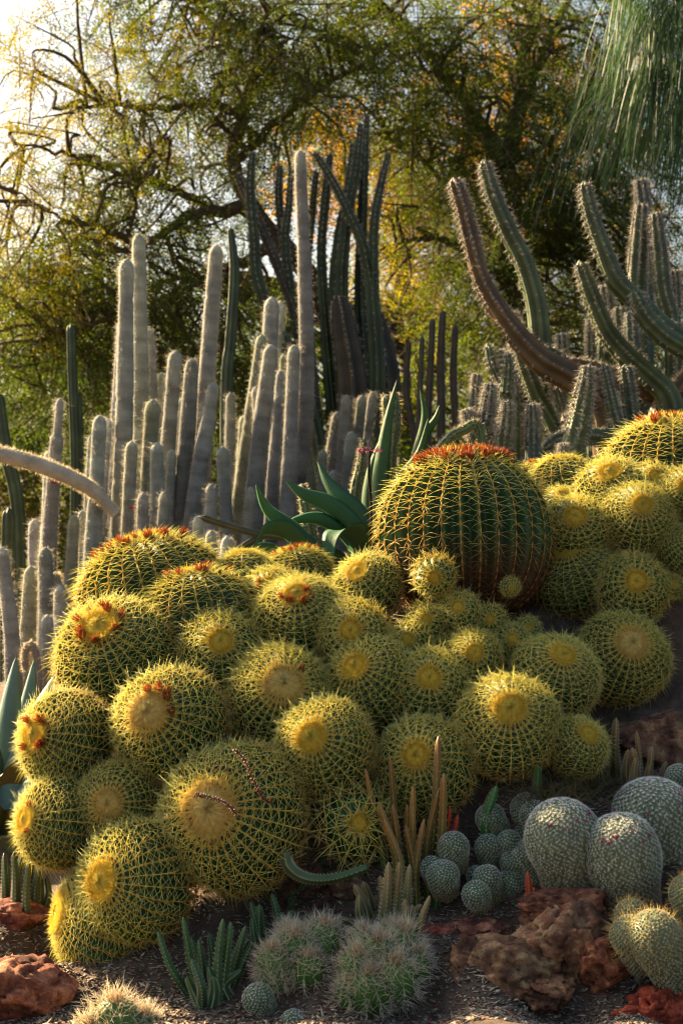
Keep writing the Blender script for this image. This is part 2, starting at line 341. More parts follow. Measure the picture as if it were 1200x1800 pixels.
# ------------------------------------------------------------------ golden barrels
def prof(th,flat=.93):
    return np.sin(th)**.92, flat*np.sign(np.cos(th))*np.abs(np.cos(th))**.9
def dep(th): return .17*np.clip((th-.12)/.5,0,1)
def barrel_variant(name, nr, crown, splen, nareole, seed, thmax=2.55, flat=.93, dryfrom=1.7, srad=.0105):
    global rng
    rng=np.random.default_rng(seed)
    # body
    nphi=nr*6; nth=30
    th=np.linspace(.02,thmax,nth); ph=np.arange(nphi)/nphi*2*math.pi
    rho,z=prof(th,flat); gph=np.abs(np.sin(nr*ph/2))
    wob=1+.02*np.sin(ph*3+seed)+.015*np.sin(ph*5+seed*2)
    rr=rho[:,None]*(1-dep(th)[:,None]*gph[None])*wob[None]
    V=np.stack([rr*np.cos(ph),rr*np.sin(ph),np.repeat(z[:,None],nphi,1)],-1).reshape(-1,3)
    i=np.arange(nth-1)[:,None]*nphi; j=np.arange(nphi)[None]; k=(j+1)%nphi
    Q=np.stack([i+j,i+nphi+j,i+nphi+k,i+k],-1).reshape(-1,4)
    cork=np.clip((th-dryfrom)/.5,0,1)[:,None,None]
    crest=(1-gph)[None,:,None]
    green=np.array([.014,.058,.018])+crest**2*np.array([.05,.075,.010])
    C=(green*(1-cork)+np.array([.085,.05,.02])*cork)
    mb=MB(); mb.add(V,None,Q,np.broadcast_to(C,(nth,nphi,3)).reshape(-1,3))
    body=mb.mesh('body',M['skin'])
    # areoles
    tha=np.linspace(crown*.92,thmax-.08,nareole); ia=np.arange(nr)
    TH=np.repeat(tha[None],nr,0)+rng.normal(0,.008,(nr,nareole)); PH=np.repeat((ia/nr*2*math.pi)[:,None],nareole,1)
    TH=TH.ravel(); PH=PH.ravel()
    def surf(t,p):
        r,z_=prof(t,flat); wb=1+.02*np.sin(p*3+seed)+.015*np.sin(p*5+seed*2)
        return np.stack([r*wb*np.cos(p),r*wb*np.sin(p),z_],-1)
    P=surf(TH,PH); Td=norm(surf(TH+.01,PH)-P); Bd=np.stack([-np.sin(PH),np.cos(PH),0*PH],-1); Nd=norm(np.cross(Bd,-Td)); 
    Nd=np.where((Nd*P).sum(-1,keepdims=True)<0,-Nd,Nd)
    age=np.clip((TH-.9)/1.3,0,1)[:,None]**1.3
    fm=MB()
    fc=np.array([.62,.42,.09])*(1-age)+np.array([.36,.16,.04])*age
    up=np.clip(1-(TH-crown)/.5,0,1)       # young areoles are woollier and their spines stand erect
    st=(thmax-crown)/nareole
    blobs(fm,P,Td,Bd,Nd,st*.72,.0150*(1+1.3*up**2),.012*(1+.8*up**2),fc*(1+.25*up[:,None]))
    felt=fm.mesh('areole_felt',M['felt'])
    # spines
    sp=MB()
    tipc=np.array([.84,.88,.38])*(1-age)+np.array([.74,.56,.20])*age
    basec=np.array([.74,.62,.12])*(1-age)+np.array([.48,.15,.03])*age
    dry=np.clip((TH-dryfrom)/.4,0,1)[:,None]
    tipc=tipc*(1-dry)+np.array([.30,.15,.06])*dry; basec=basec*(1-dry)+np.array([.20,.07,.02])*dry
    for psi,el,lf,pk in [(38,44,.8,.22),(-38,44,.8,.22),(72,24,1,1),(-72,24,1,1),(108,24,1.05,1),(-108,24,1.05,1),(180,52,1.2,.9),(148,30,.8,.12),(-148,30,.8,.12)]:
        a=np.radians(psi)+rng.normal(0,.12,len(P)); e=np.radians(el)+rng.normal(0,.13,len(P))+up*.35*(1-math.radians(el)/1.57)
        D=(-Td*np.cos(a)[:,None]+Bd*np.sin(a)[:,None])*np.cos(e)[:,None]+Nd*np.sin(e)[:,None]
        keep=rng.random(len(P))<pk
        L=1.14*splen*lf*rng.uniform(.75,1.2,len(P))*(1-.25*age[:,0])*(1-.15*up)
        jit=rng.uniform(.85,1.12,(len(P),1))
        bend=-Nd*.06+Td*rng.normal(.16,.12,(len(P),1))+Bd*rng.normal(0,.10,(len(P),1))
        spines(sp,(P+Nd*.004)[keep],D[keep],L[keep],srad*.88*rng.uniform(.8,1.15,len(P))[keep],(basec*jit)[keep],(tipc*jit)[keep],bend[keep])
    # young spines around the crown
    ncr=int(nr*4.5); t2=crown*np.sqrt(rng.uniform(.8,1.3,ncr)); p2=rng.uniform(0,6.283,ncr); Pc=surf(t2,p2)
    Dc=norm(norm(Pc*np.array([1,1,0]))*.8+rng.normal(0,.2,Pc.shape)+np.array([0,0,.55]))
    spines(sp,Pc,Dc,splen*rng.uniform(.35,.95,ncr),srad*.85,np.array([.80,.50,.05]),np.array([.84,.70,.16]),None)
    spm=sp.mesh('spines',M['spine'])
    # crown wool: bumpy dome with short hairs
    wm=MB(); nt_=9; npn=nr*4
    tw=np.linspace(.001,crown*1.02,nt_); pw=np.arange(npn)/npn*2*math.pi
    r,z_=prof(tw,flat); pr=.93+(.12*np.cos(nr*pw)+.05*rng.normal(0,1,npn)+.06*np.sin(2*pw+seed)+.05*np.sin(3*pw+2*seed))[None]*np.linspace(0,1,nt_)[:,None]**2
    r=r[:,None]*pr
    zz=z_[:,None]+.035+.06*(1-(tw/tw[-1])[:,None]**2)+rng.normal(0,.008,(nt_,npn))
    zz[-1]-=.05
    V=np.stack([r*np.cos(pw),r*np.sin(pw),zz],-1).reshape(-1,3)
    i=np.arange(nt_-1)[:,None]*npn; j=np.arange(npn)[None]; k=(j+1)%npn
    cc=np.array([.92,.68,.20]) if crown>.31 else np.array([.92,.66,.08])
    wm.add(V,None,np.stack([i+j,i+npn+j,i+npn+k,i+k],-1).reshape(-1,4),cc*rng.uniform(.85,1.12,(nt_*npn,1)))
    nh=int(2600*crown/.3); t3=crown*1.04*np.sqrt(rng.random(nh)); p3=rng.uniform(0,6.283,nh); Ph=surf(t3,p3)+np.array([0,0,.065])
    hairs(wm,Ph,np.array([0,0,1.])+rng.normal(0,.55,(nh,3))+Ph*np.array([.8,.8,0]),rng.uniform(.02,.05,nh)*(1+1.6*(t3/crown)**4),.008,cc*rng.uniform(.8,1.05,(nh,1)),cc*np.array([1.18,1.2,1.3])*rng.uniform(.85,1.1,(nh,1)))
    wool=wm.mesh('crown_wool',M['wool'])
    return dict(body=body,felt=felt,spines=spm,wool=wool,surf=surf,crown=crown)
VAR={}
VSPEC={'L1':(30,.27,.185,21,11,2.5,.90,1.85,.0055),'XL':(29,.22,.165,24,21,2.6,.97,1.55,.0048),'M1':(25,.25,.27,15,31,2.5,.93,1.95,.0068),
 'M2':(27,.29,.25,16,41,2.5,.95,1.9,.0065),'S1':(20,.29,.34,12,51,2.4,.93,2.0,.0085),'W1':(27,.34,.25,15,61,2.5,.93,1.9,.0064),'W2':(31,.36,.23,17,71,2.5,.93,1.95,.0058),
 'P1':(15,.30,.50,8,81,2.3,.92,2.2,.013),'P2':(12,.26,.62,6,91,2.2,.92,2.2,.017)}
def get_var(k):
    if k not in VAR:
        s=VSPEC[k]; VAR[k]=barrel_variant(k,s[0],s[1],s[2],s[3],s[4],s[5],s[6],s[7],s[8])
    return VAR[k]
def flower_mesh(seed, dry):
    r=np.random.default_rng(seed); mb=MB()
    n=13
    cb=np.array([.50,.20,.03]) if not dry else np.array([.10,.055,.035])
    ct=np.array([.22,.026,.012]) if not dry else np.array([.20,.13,.09])
    for lay,(sp,ln) in enumerate([(.55,1.0),(.25,1.15)]):
        a=np.arange(n)/n*6.283+lay*.35+r.normal(0,.1,n)
        D=np.stack([np.cos(a)*sp,np.sin(a)*sp,np.ones(n)],-1)+r.normal(0,.12,(n,3)); D=norm(D)
        S=np.stack([-np.sin(a),np.cos(a),0*a],-1); P=np.stack([np.cos(a)*.12,np.sin(a)*.12,0*a],-1)
        L=(ln*r.uniform(.75,1.1,n))[:,None]
        V=np.stack([P-S*.05,P+S*.05,P+D*L*.5+S*.09,P+D*L*.5-S*.09,P+D*L],1).reshape(-1,3)
        b=(np.arange(n)*5)[:,None,None]
        C=np.stack([cb*np.ones((n,3))]*2+[(cb*.4+ct*.6)*np.ones((n,3))]*2+[ct*r.uniform(.7,1.4,(n,1))],1).reshape(-1,3)
        mb.add(V,(b+np.array([[3,2,4]])).reshape(-1,3),(b+np.array([[0,1,2,3]])).reshape(-1,4),C)
    blobs(mb,np.array([[0,0,.05]]),np.array([[1.,0,0]]),np.array([[0,1.,0]]),np.array([[0,0,1.]]),.2,.2,.3,cb*.7)
    return mb.mesh('flower' if not dry else 'dried_flower',M['petal'])
FLW=[flower_mesh(s,False) for s in range(4)]; FLD=[flower_mesh(s+10,True) for s in range(3)]
BAROBJ={}
for bi,b in enumerate(BAR):
    c,R,ax=bar_geo(b); v=get_var(b[7]); lr=np.random.default_rng(bi+100)
    q=Vector(ax).to_track_quat('Z','Y'); rot=q.to_matrix().to_4x4() @ Matrix.Rotation(lr.uniform(0,6.28),4,'Z')
    e=empty('golden_barrel_cactus',c,b[10],'cactus','golden barrel cacti piled on the slope')
    e.rotation_euler=rot.to_euler(); sq=lr.uniform(.86,.98) if b[7]!='XL' else 1.0
    e.scale=(R,R,R*sq)
    link('body',v['body'],e); tag(link('areole_felt',v['felt'],e),kind='stuff'); tag(link('spines',v['spines'],e),kind='stuff'); link('crown_wool',v['wool'],e)
    for k in range(b[8]+b[9]):
        dryf=k>=b[8]
        t=v['crown']*(1.05+lr.normal(0,.12)) if not dryf else v['crown']+lr.uniform(.12,.55)
        if b[8]>12 and not dryf: t=v['crown']+lr.uniform(-.05,.36)
        p=lr.uniform(0,6.283) if (dryf or b[8]<12) else k/b[8]*6.283+lr.normal(0,.15)
        P=v['surf'](np.array([t]),np.array([p]))[0]
        f=link('dried_flower' if dryf else 'flower',(FLD if dryf else FLW)[lr.integers(0,3)],e)
        s=lr.uniform(.13,.18)*(1.0 if b[7] not in ('XL','L1') else .72)*(1 if not dryf else .55)
        n=Vector(P*np.array([1,1,1.0])+np.array([0,0,.5])); f.location=Vector(P)+n.normalized()*(.02 if not dryf else .01); f.scale=(s*1.05,s*1.05,s*1.15)
        f.rotation_euler=(n.normalized()+Vector(lr.normal(0,.2,3))).to_track_quat('Z','Y').to_euler()
    BAROBJ[bi]=e
rng=np.random.default_rng(77)

# ------------------------------------------------------------------ silver woolly columns
# top x,y, lower x,y (pixels), top width, low width, depth, label key
COLS=[
 (2,962,18,1180,26,34,7.4,'a'),(106,700,90,1080,24,34,8.2,'b'),(90,790,66,1150,28,38,8.4,'c'),(62,912,46,1150,24,30,8.6,'c'),
 (80,962,74,1190,29,32,7.7,'c'),(55,995,42,1200,28,34,7.8,'c'),(107,1028,104,1180,28,32,7.6,'c'),(84,1080,82,1200,24,27,7.3,'d'),
 (131,905,121,1060,23,28,8.3,'c'),(145,897,140,1060,18,22,8.6,'c'),(176,730,163,1010,27,38,8.0,'e'),(190,735,180,900,18,24,8.4,'c'),
 (160,766,150,900,10,14,8.8,'f'),(196,770,182,850,13,16,9.0,'f'),(223,455,205,960,28,44,8.4,'g'),(244,411,236,960,26,38,8.7,'h'),
 (260,577,250,900,28,30,9.0,'c'),(284,655,274,900,24,26,9.1,'c'),(309,616,298,920,28,33,8.8,'c'),(338,630,318,915,29,38,8.6,'i'),
 (269,702,250,905,29,32,8.5,'c'),(276,778,268,930,26,32,8.2,'c'),(232,775,226,925,24,28,8.1,'c'),(252,865,248,940,22,24,7.9,'d'),
 (290,863,288,950,22,26,7.9,'d'),(381,430,356,920,28,42,9.0,'j'),(376,672,346,920,24,44,8.5,'k'),(391,785,394,950,25,28,8.2,'l'),
 (372,850,370,960,25,28,7.9,'d'),(349,905,349,960,21,23,7.5,'d'),(371,932,371,985,22,24,7.3,'d'),(399,942,399,990,24,25,7.2,'d'),
 (527,264,511,910,22,38,8.9,'m'),(478,522,466,760,31,33,9.2,'n'),(492,530,482,760,22,24,9.4,'c'),(476,606,452,925,27,42,8.6,'o'),
 (461,588,417,920,22,34,9.1,'p'),(449,680,458,780,18,20,9.0,'c'),(494,650,478,910,18,28,8.9,'c'),(517,606,506,900,24,36,8.4,'c'),
 (499,622,486,905,16,26,9.3,'c'),(609,694,590,880,20,26,8.8,'q'),(593,724,580,860,19,22,9.0,'q'),(636,695,624,870,20,24,8.9,'q'),
 (655,688,640,870,16,24,9.1,'q'),(618,758,607,890,23,26,8.6,'q'),(586,826,584,920,21,24,8.3,'q'),(568,790,562,910,16,24,8.5,'q'),
 (545,820,545,910,13,18,8.8,'q'),(441,856,436,935,20,24,8.2,'d'),(320,700,314,915,18,26,9.3,'c'),(428,730,418,920,16,22,9.4,'c'),
 (345,735,338,915,16,24,9.5,'c'),(302,790,298,930,20,24,8.6,'c'),(405,690,398,920,18,26,9.6,'c'),(212,570,208,900,14,20,9.3,'c'),(158,930,154,1080,20,26,8.1,'c'),
]
CLAB={'a':'grey woolly column at the stand\'s end rising over the blue agave','b':'tall grey woolly column ending in a thin knobbed tip',
 'c':'slim grey woolly column cactus packed in the dense stand','d':'short grey woolly column cactus at the foot of the stand','e':'grey woolly column with golden fringe touching the fallen stem',
 'f':'very thin woolly column with dark knots near the fallen stem','g':'thick tall woolly column with orange-lit edge, one of a close pair','h':'thinner and taller column of the close pair, glowing outline',
 'i':'pale club-tipped woolly column with a waist, leaning slightly','j':'tall single woolly column with golden spines at its tip','k':'tapering grey woolly column leaning across a taller one',
 'l':'bluish woolly column with a narrow waist','m':'tallest woolly column of all, smooth and straight','n':'woolly column with a fat blunt cream head, in front of the tallest one',
 'o':'broad pale woolly column with several ring joints beside the strap leaves','p':'dark grey woolly column leaning strongly sideways','q':'shaded grey woolly column in the loose group above the strap leaves'}
CSLIM=iter('''grey woolly column crossed by the fallen stem beside the knob-tipped one
slender grey column with rounded top behind the shorter ones over the agave
straight pale column with cream cap above a hooked stem
pale column standing beside the cream-capped one over the blue agave
grey column with a short stub leaning on it near the golden barrels
grey column with a pinched waist standing under the fallen stem
thin grey column pressed behind the pinched-waist one
second slim head hugging the golden-fringed column
column with blunt pale top right beside the tall close pair
narrow-necked column behind the blunt pale-topped one
smooth pale column standing next to the leaning club-tipped one
thick pale column in front of the narrow-necked one
greenish column with banded lower half above the rusty flowered barrel
medium column with pointed top in front of the tall close pair
slimmer head growing beside the fat cream head
short thin column squeezed beside the broad ringed one
thin column with brownish top between the broad ringed one and the tallest
straight column standing right in front of the tallest one
dark thin column hidden between two pale ones near the tallest
thin shaded column behind the smooth pale one
thin shaded column beside the strongly leaning dark one
thin shaded column behind the leaning club-tipped one
low column in front of the smooth pale one
shaded column behind the bluish narrow-waisted one
thin column tucked behind the thick one of the close pair
low column below the golden-fringed one near the flowered barrel'''.split('\n'))
def column(tx,ty,bx,by,wt,wb,d,key):
    r=np.random.default_rng(int(tx*7+ty)); 
    top=at(tx,ty,d); low=at(bx,by,d)
    dirv=(low-top); zb=gz(low[0],low[1])-.06
    t=(zb-top[2])/dirv[2]; t=max(t,1.0); base=top+dirv*t; base[1]+=r.uniform(-.05,.05)
    L=np.linalg.norm(base-top); n=max(20,int(L/.016)); u=np.linspace(0,1,n)
    mid=(base+top)/2+np.array([r.normal(0,.012)*L,r.normal(0,.012)*L,0])
    P=catmull([base,mid,top],n)
    w0=wb*.46/FPX*d; w1=wt*.45/FPX*d
    s=(1-u)*L
    R=w1+(w0-w1)*np.clip(s/max(L*.8,1e-6),0,1)
    cons=np.zeros(n)
    for k in range(max(1,int(L/.42))):
        pos=r.uniform(.12,L); cons+=.17*np.exp(-((s-pos)/.014)**2)*r.uniform(.2,1)
    R=R*(1-cons)*(1+.03*np.sin(s*9+r.uniform(0,6)))
    hl=w1*1.6
    if key=='b': R=R*np.where(s<.22,.62,1.0); hl=w1
    R=R*np.sqrt(np.clip(1-(1-np.clip(s/hl,0,1))**2,.02,1))
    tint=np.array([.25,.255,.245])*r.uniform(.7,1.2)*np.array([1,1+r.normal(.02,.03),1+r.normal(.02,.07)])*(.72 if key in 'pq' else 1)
    r0=r.uniform(0,6)
    e=empty('silver_column_cactus',base,next(CSLIM) if key=='c' else CLAB[key],'cactus','grey woolly columns in the stand behind the barrels')
    mb=MB()
    P0=P-base
    def cf(uu,f):
        ss=(1-uu)*L; ring=np.interp(ss,s[::-1],cons[::-1])
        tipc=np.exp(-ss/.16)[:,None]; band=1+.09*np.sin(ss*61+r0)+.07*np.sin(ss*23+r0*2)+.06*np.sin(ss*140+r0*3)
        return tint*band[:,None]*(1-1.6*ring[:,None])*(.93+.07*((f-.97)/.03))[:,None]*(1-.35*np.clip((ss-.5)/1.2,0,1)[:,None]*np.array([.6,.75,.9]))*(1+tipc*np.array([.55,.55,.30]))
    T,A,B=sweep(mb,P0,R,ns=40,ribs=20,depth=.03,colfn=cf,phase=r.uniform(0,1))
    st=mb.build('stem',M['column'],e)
    hm=MB(); nh=int(2600*L)
    fi=r.uniform(.5,n-1.01,nh); i=fi.astype(int); fr=(fi-i)[:,None]; a=r.uniform(0,6.283,nh)
    N=A[i]*np.cos(a)[:,None]+B[i]*np.sin(a)[:,None]
    ss=s[i]; Ph=P0[i]*(1-fr)+P0[i+1]*fr+N*(R[i]*(1-fr[:,0])+R[i+1]*fr[:,0])[:,None]*.98
    ln=(.008+.018*r.random(nh))*(1+.9*np.exp(-ss/.15)); sel=r.random(nh)<.04; ln=np.where(sel,ln*2.0,ln)
    D=N+T[i]*r.normal(.1,.35,nh)[:,None]+r.normal(0,.35,(nh,3))
    cb=tint*1.25; ct=np.array([.78,.70,.52])*r.uniform(.8,1.1,(nh,1)); ct=np.where(sel[:,None],np.array([.7,.42,.14]),ct)
    hairs(hm,Ph,D,ln,.0012,cb,ct)
    tag(hm.build('fuzz',M['fuzz'],e),kind='stuff')
    return e
for c_ in COLS: column(*c_)
def stem_obj(name,path,wid,d,mkey,colr,ribs,depth,label,cat,group=None,fuzz=None,parent=None,pname='stem',tuft=0,tuftfrom=1.0,dj=None,colfn=None,ns=None,to_ground=False):
    """a ribbed stem given as pixel polyline (tip first) with widths; returns the thing"""
    path=list(path); dd=np.linspace(0,0,len(path)) if dj is None else np.asarray(dj)
    P=np.array([at(p[0],p[1],d+q) for p,q in zip(path,dd)])
    if to_ground:
        b=P[-1].copy(); b[2]=gz(b[0],b[1])-.05
        if b[2]<P[-1][2]: P=np.vstack([P,b]); path.append(path[-1])
    P=P[::-1]; W=np.array([p[2] if len(p)>2 else wid for p in path])[::-1]
    L=np.linalg.norm(np.diff(P,axis=0),axis=1).sum(); n=max(14,int(L/.03))
    PP=catmull(P,n); WW=np.interp(np.linspace(0,len(W)-1,n),np.arange(len(W)),W)
    R=WW*.5/FPX*d; s=(1-np.linspace(0,1,n))*L; hl=R[-1]*1.8
    R=R*np.sqrt(np.clip(1-(1-np.clip(s/hl,0,1))**2,.03,1))
    org=PP[0].copy()
    if parent is None:
        e=empty(name,org,label,cat,group)
    else: e=parent; org=np.array(parent.location)
    P0=PP-org; mb=MB(); ph=random.uniform(0,1)
    T,A,B=sweep(mb,P0,R,ns=ns or max(12,ribs*6),ribs=ribs,depth=depth,colfn=colfn,col=colr,phase=ph)
    so=mb.build(pname,M[mkey],e)
    if tuft or fuzz:
        r=np.random.default_rng(int(path[0][0]*3+path[0][1])); tm=MB()
        na=max(2,int(L/tuft)) if tuft else 0
        if tuft:
            ks=np.linspace(0,n-2,na).astype(int)
            I=np.repeat(ks,ribs); a=np.tile(np.arange(ribs)/ribs*6.283,na)
            N=A[I]*np.cos(a)[:,None]+B[I]*np.sin(a)[:,None]; Bn=np.cross(N,T[I])
            dens=np.clip(1.25-s[I]/L/tuftfrom*1.0,.15,1); keep=r.random(len(I))<dens
            I=I[keep];N=N[keep];Bn=Bn[keep];dens=dens[keep]
            Pt=P0[I]+N*R[I][:,None]; sz=r.uniform(.003,.0075,len(I))*(.6+.8*dens)
            cw=np.array([.50,.47,.42])*r.uniform(.6,1.15,(len(I),1))
            blobs(tm,Pt,T[I],Bn,N,sz*1.2,sz,sz*1.1,cw)
            for _ in range(9):
                D=N+r.normal(0,.8,N.shape); hairs(tm,Pt+r.normal(0,.004,Pt.shape),D,r.uniform(.008,.03,len(I))*(.5+dens),.0024,cw,np.array([.62,.56,.46])*r.uniform(.5,1.1,(len(I),1)))
        if fuzz:
            nh=int(fuzz*L); fi=r.uniform(.5,n-1.01,nh); i=fi.astype(int); fr=(fi-i)[:,None]; a=r.uniform(0,6.283,nh); N=A[i]*np.cos(a)[:,None]+B[i]*np.sin(a)[:,None]
            hairs(tm,P0[i]*(1-fr)+P0[i+1]*fr+N*R[i][:,None]*.97,N+r.normal(0,.4,(nh,3)),r.uniform(.01,.026,nh),.0017,np.array([.62,.52,.36]),np.array([.8,.66,.4]))
        tag(tm.build('wool_tufts' if tuft else 'fuzz',M['tuft'] if tuft else M['fuzz'],so if parent is not None else e),kind='stuff')
    return e
# fallen pale stem and hooked stems
stem_obj('fallen_column_cactus',[(-60,788,28),(0,798,28),(60,814,28),(110,833,28),(150,853,26),(175,872,22),(205,905,18)],27,7.9,'column',(.44,.40,.33),20,.05,'pale woolly stem fallen sideways across the upright columns','cactus',fuzz=5200,ns=40)
stem_obj('hooked_column_cactus',[(47,1180),(44,1150),(53,1132),(64,1150),(68,1195),(70,1240)],13,7.2,'column',(.25,.22,.20),12,.05,'small hooked grey stem arching over beside the blue agave','cactus',fuzz=2500,to_ground=True)
stem_obj('hooked_column_cactus',[(84,1175),(86,1155),(100,1142),(118,1150),(126,1190)],12,7.25,'column',(.24,.21,.20),12,.05,'small hooked grey stem half behind the golden barrels','cactus',fuzz=2500,to_ground=True)
stem_obj('stub_column_cactus',[(97,1005,15),(100,1025,18),(112,1050,20),(118,1075,20),(116,1150,20)],20,7.75,'column',(.29,.27,.25),18,.05,'short stub leaning behind a woolly column of the stand','cactus',fuzz=2500,to_ground=True)
for px,py,dx in ((95,849,10),(235,893,16)):  # small red ties on two columns, built as short tubes
    mb=MB(); p=at(px,py,7.85 if px<200 else 8.0); dv=at(px+dx,py+dx*.15,7.85 if px<200 else 8.0)-p
    sweep(mb,np.array([-dv*.5,dv*0,dv*.5])+0,[.006,.008,.006],ns=6,col=(.35,.01,.01))
    o=mb.build('red_tie',M['succ']); o.location=Vector(p); tag(o,'small red tie on a woolly column '+('near the fallen stem' if px<200 else 'above the rusty flowered barrel'),'flower')

# ------------------------------------------------------------------ dark green cereus in the back
DG=(.045,.068,.03)
def gcol(c): 
    c=np.array(c)
    return lambda u,f: c*(.6+.8*np.clip((f-f.min())/(1-f.min()+1e-6),0,1))[:,None]*(1+.14*np.sin(u*37)+.1*np.sin(u*91+1))[:,None]
for path,wd,d,lab in [
 ([(125,570),(128,680),(132,800),(132,900)],18,11,'dark green ribbed column standing apart in front of shady foliage'),
 ([(137,690),(140,800),(140,900)],16,11.2,'shorter dark green ribbed column joined beside a taller one'),
 ([(-5,690),(8,780),(30,880),(35,1000)],26,10,'dark green ribbed column curving up at the edge of the stand'),
 ([(16,893),(14,980),(12,1080)],26,9.4,'stout dark column behind the first grey woolly ones'),
 ([(530,850,16),(538,900,22),(548,965,26)],22,7.4,'olive green spiny finger cactus leaning behind the strap leaves'),
 ([(640,772,12),(633,820,17),(622,890,20)],18,7.6,'thin dark green finger cactus beside the pink flower stalk'),
 ([(678,693,15),(680,760,18),(676,830,20),(668,900,22)],18,7.9,'green textured finger cactus beside its twin above the strap leaves'),
 ([(693,688,14),(696,740,18),(688,800,20),(684,900,22)],18,8.0,'green textured finger cactus with slight bend, twin of its neighbour'),
 ([(757,815,12),(780,780,17),(812,757,18),(845,770,18)],17,7.3,'arching green ribbed stem beside the giant barrel'),
 ([(405,400,12),(412,480,20),(405,600,22),(398,700,24)],20,10.5,'dark ribbed column with browned tip rising behind the stand'),
]:
    stem_obj('green_column_cactus',path,wd,d,'cereus',None,7,.22,lab,'cactus','dark green columns at the back',fuzz=1200 if d<9 else None,colfn=gcol((.075,.12,.05) if d<9 else DG),to_ground=True)
def tree_cactus(name,base,d,stems,label,ribs,col,mkey='cereus',tuft=0,fuzz=None,group=None,cat='cactus',tf=1.0,dep_=.25,djs=None):
    b=at(base[0],base[1],d); b[2]=gz(b[0],b[1])-.05
    e=empty(name,b,label,cat,group)
    for k,st in enumerate(stems):
        off=st[0]; path=st[1]; cl=st[2] if len(st)>2 else col
        stem_obj(name,path,24,d+off,mkey,None,ribs,dep_,None,None,parent=e,tuft=tuft,tuftfrom=tf,fuzz=fuzz,colfn=gcol(cl))
    return e
tree_cactus('tall_tree_cactus',(600,900),12.0,[
 (0,[(444,266,12),(440,330,18),(447,420,22),(455,500,26),(500,600,28),(545,720,32),(575,870,36)]),(.1,[(415,305,12),(440,360,16),(468,420,20),(500,500,22),(540,620,26),(565,860,30)],(.07,.06,.04)),
 (.2,[(492,290,12),(490,350,16),(500,430,20),(515,540,24),(545,680,28),(570,870,32)]),(.1,[(512,296,10),(508,360,14),(502,430,18),(515,540,22),(545,700,28),(560,860,34)]),
 (.3,[(556,300,10),(548,380,16),(540,470,18),(545,640,24),(560,860,34)]),(.0,[(552,268,10),(585,320,16),(610,370,18),(640,440,22),(655,540,28),(662,700,32),(660,860,36)]),
 (.2,[(580,270,12),(572,350,18),(565,450,20),(575,600,26),(600,860,40)]),(.0,[(683,268,10),(668,330,16),(657,400,20),(655,520,28),(662,660,36),(655,860,44)]),
 (.1,[(634,215,10),(625,300,18),(608,400,22),(600,520,28),(612,660,34),(620,860,44)]),(.3,[(645,200,10),(640,290,18),(636,400,22),(634,520,28),(640,660,36),(640,860,46)]),
 (.2,[(620,250,10),(612,330,16),(595,420,20),(588,520,26),(600,640,32),(610,860,44)]),
 (0,[(596,520,30),(605,580,52),(620,680,62),(625,860,76)],(.06,.048,.03)),(.4,[(652,540,32),(668,600,50),(680,700,60),(650,860,80)],(.055,.045,.03)),
 (.3,[(532,560,30),(535,650,50),(545,780,60),(560,880,70)],(.05,.05,.03))],
 'tall many-stemmed dark tree cactus with thick shaded trunks',6,DG,group=None,tuft=.05,dep_=.38)
for i,(x0,x1,y0,wd,lab) in enumerate([(742,735,590,12,'slender dark trunk with a crooked top behind the giant barrel'),(760,752,560,15,'straight dark trunk second in the row behind the giant barrel'),
        (778,775,545,17,'thickest straight trunk of the dark row behind the giant barrel'),(800,800,570,15,'dark trunk near the pronged cactus, last of the row'),(718,728,600,14,'short leaning trunk at the start of the dark row')]):
    stem_obj('dark_trunk_cactus',[(x0,y0,wd*.8),(x0-4,y0+90,wd),(x1,y0+170,wd),(x1,840,wd*1.1)],wd,11.2+.15*i,'cereus',None,6,.2,lab,'cactus','dark trunks behind the giant barrel',colfn=gcol((.06,.045,.03)),to_ground=True)

# ------------------------------------------------------------------ white-tufted cereus at the right
CG=(.085,.115,.05); CB=(.12,.075,.035); CBL=(.07,.11,.09)
tree_cactus('arching_cereus',(1060,800),8.0,[
 (0,[(796,312,26),(812,360,32),(828,425,34),(848,495,36),(880,550,40),(918,600,46),(958,638,54),(1010,668,58),(1060,720,60),(1070,800,60)],CB),
 (.15,[(849,280,22),(862,330,30),(890,400,36),(920,460,38),(940,525,40),(948,580,42),(950,625,42)]),
 (.25,[(1000,640,44),(960,622,34),(950,612,30)],CG)],
 'huge arching ribbed cactus with two long arms and brown shaded limb',7,CG,tuft=.024,tf=.75)
tree_cactus('arching_cereus',(1190,780),8.1,[
 (0,[(1025,318,20),(1036,370,30),(1060,440,36),(1082,492,38),(1120,530,40),(1165,575,42),(1215,612,44)]),
 (-.1,[(1112,508,24),(1130,552,34),(1168,592,38),(1215,620,40)]),
 (.1,[(1017,458,22),(1036,512,32),(1066,582,36),(1102,626,40),(1142,662,42),(1175,700,46),(1190,780,50)]),
 (.3,[(985,640,34),(1050,655,38),(1120,678,42),(1180,700,46)],CB),
 (.2,[(1230,640,46),(1190,690,50),(1170,720,54),(1150,790,54)],CB)],
 'arching ribbed cactus reaching sideways with three curved arms',7,CG,tuft=.024,tf=.75)
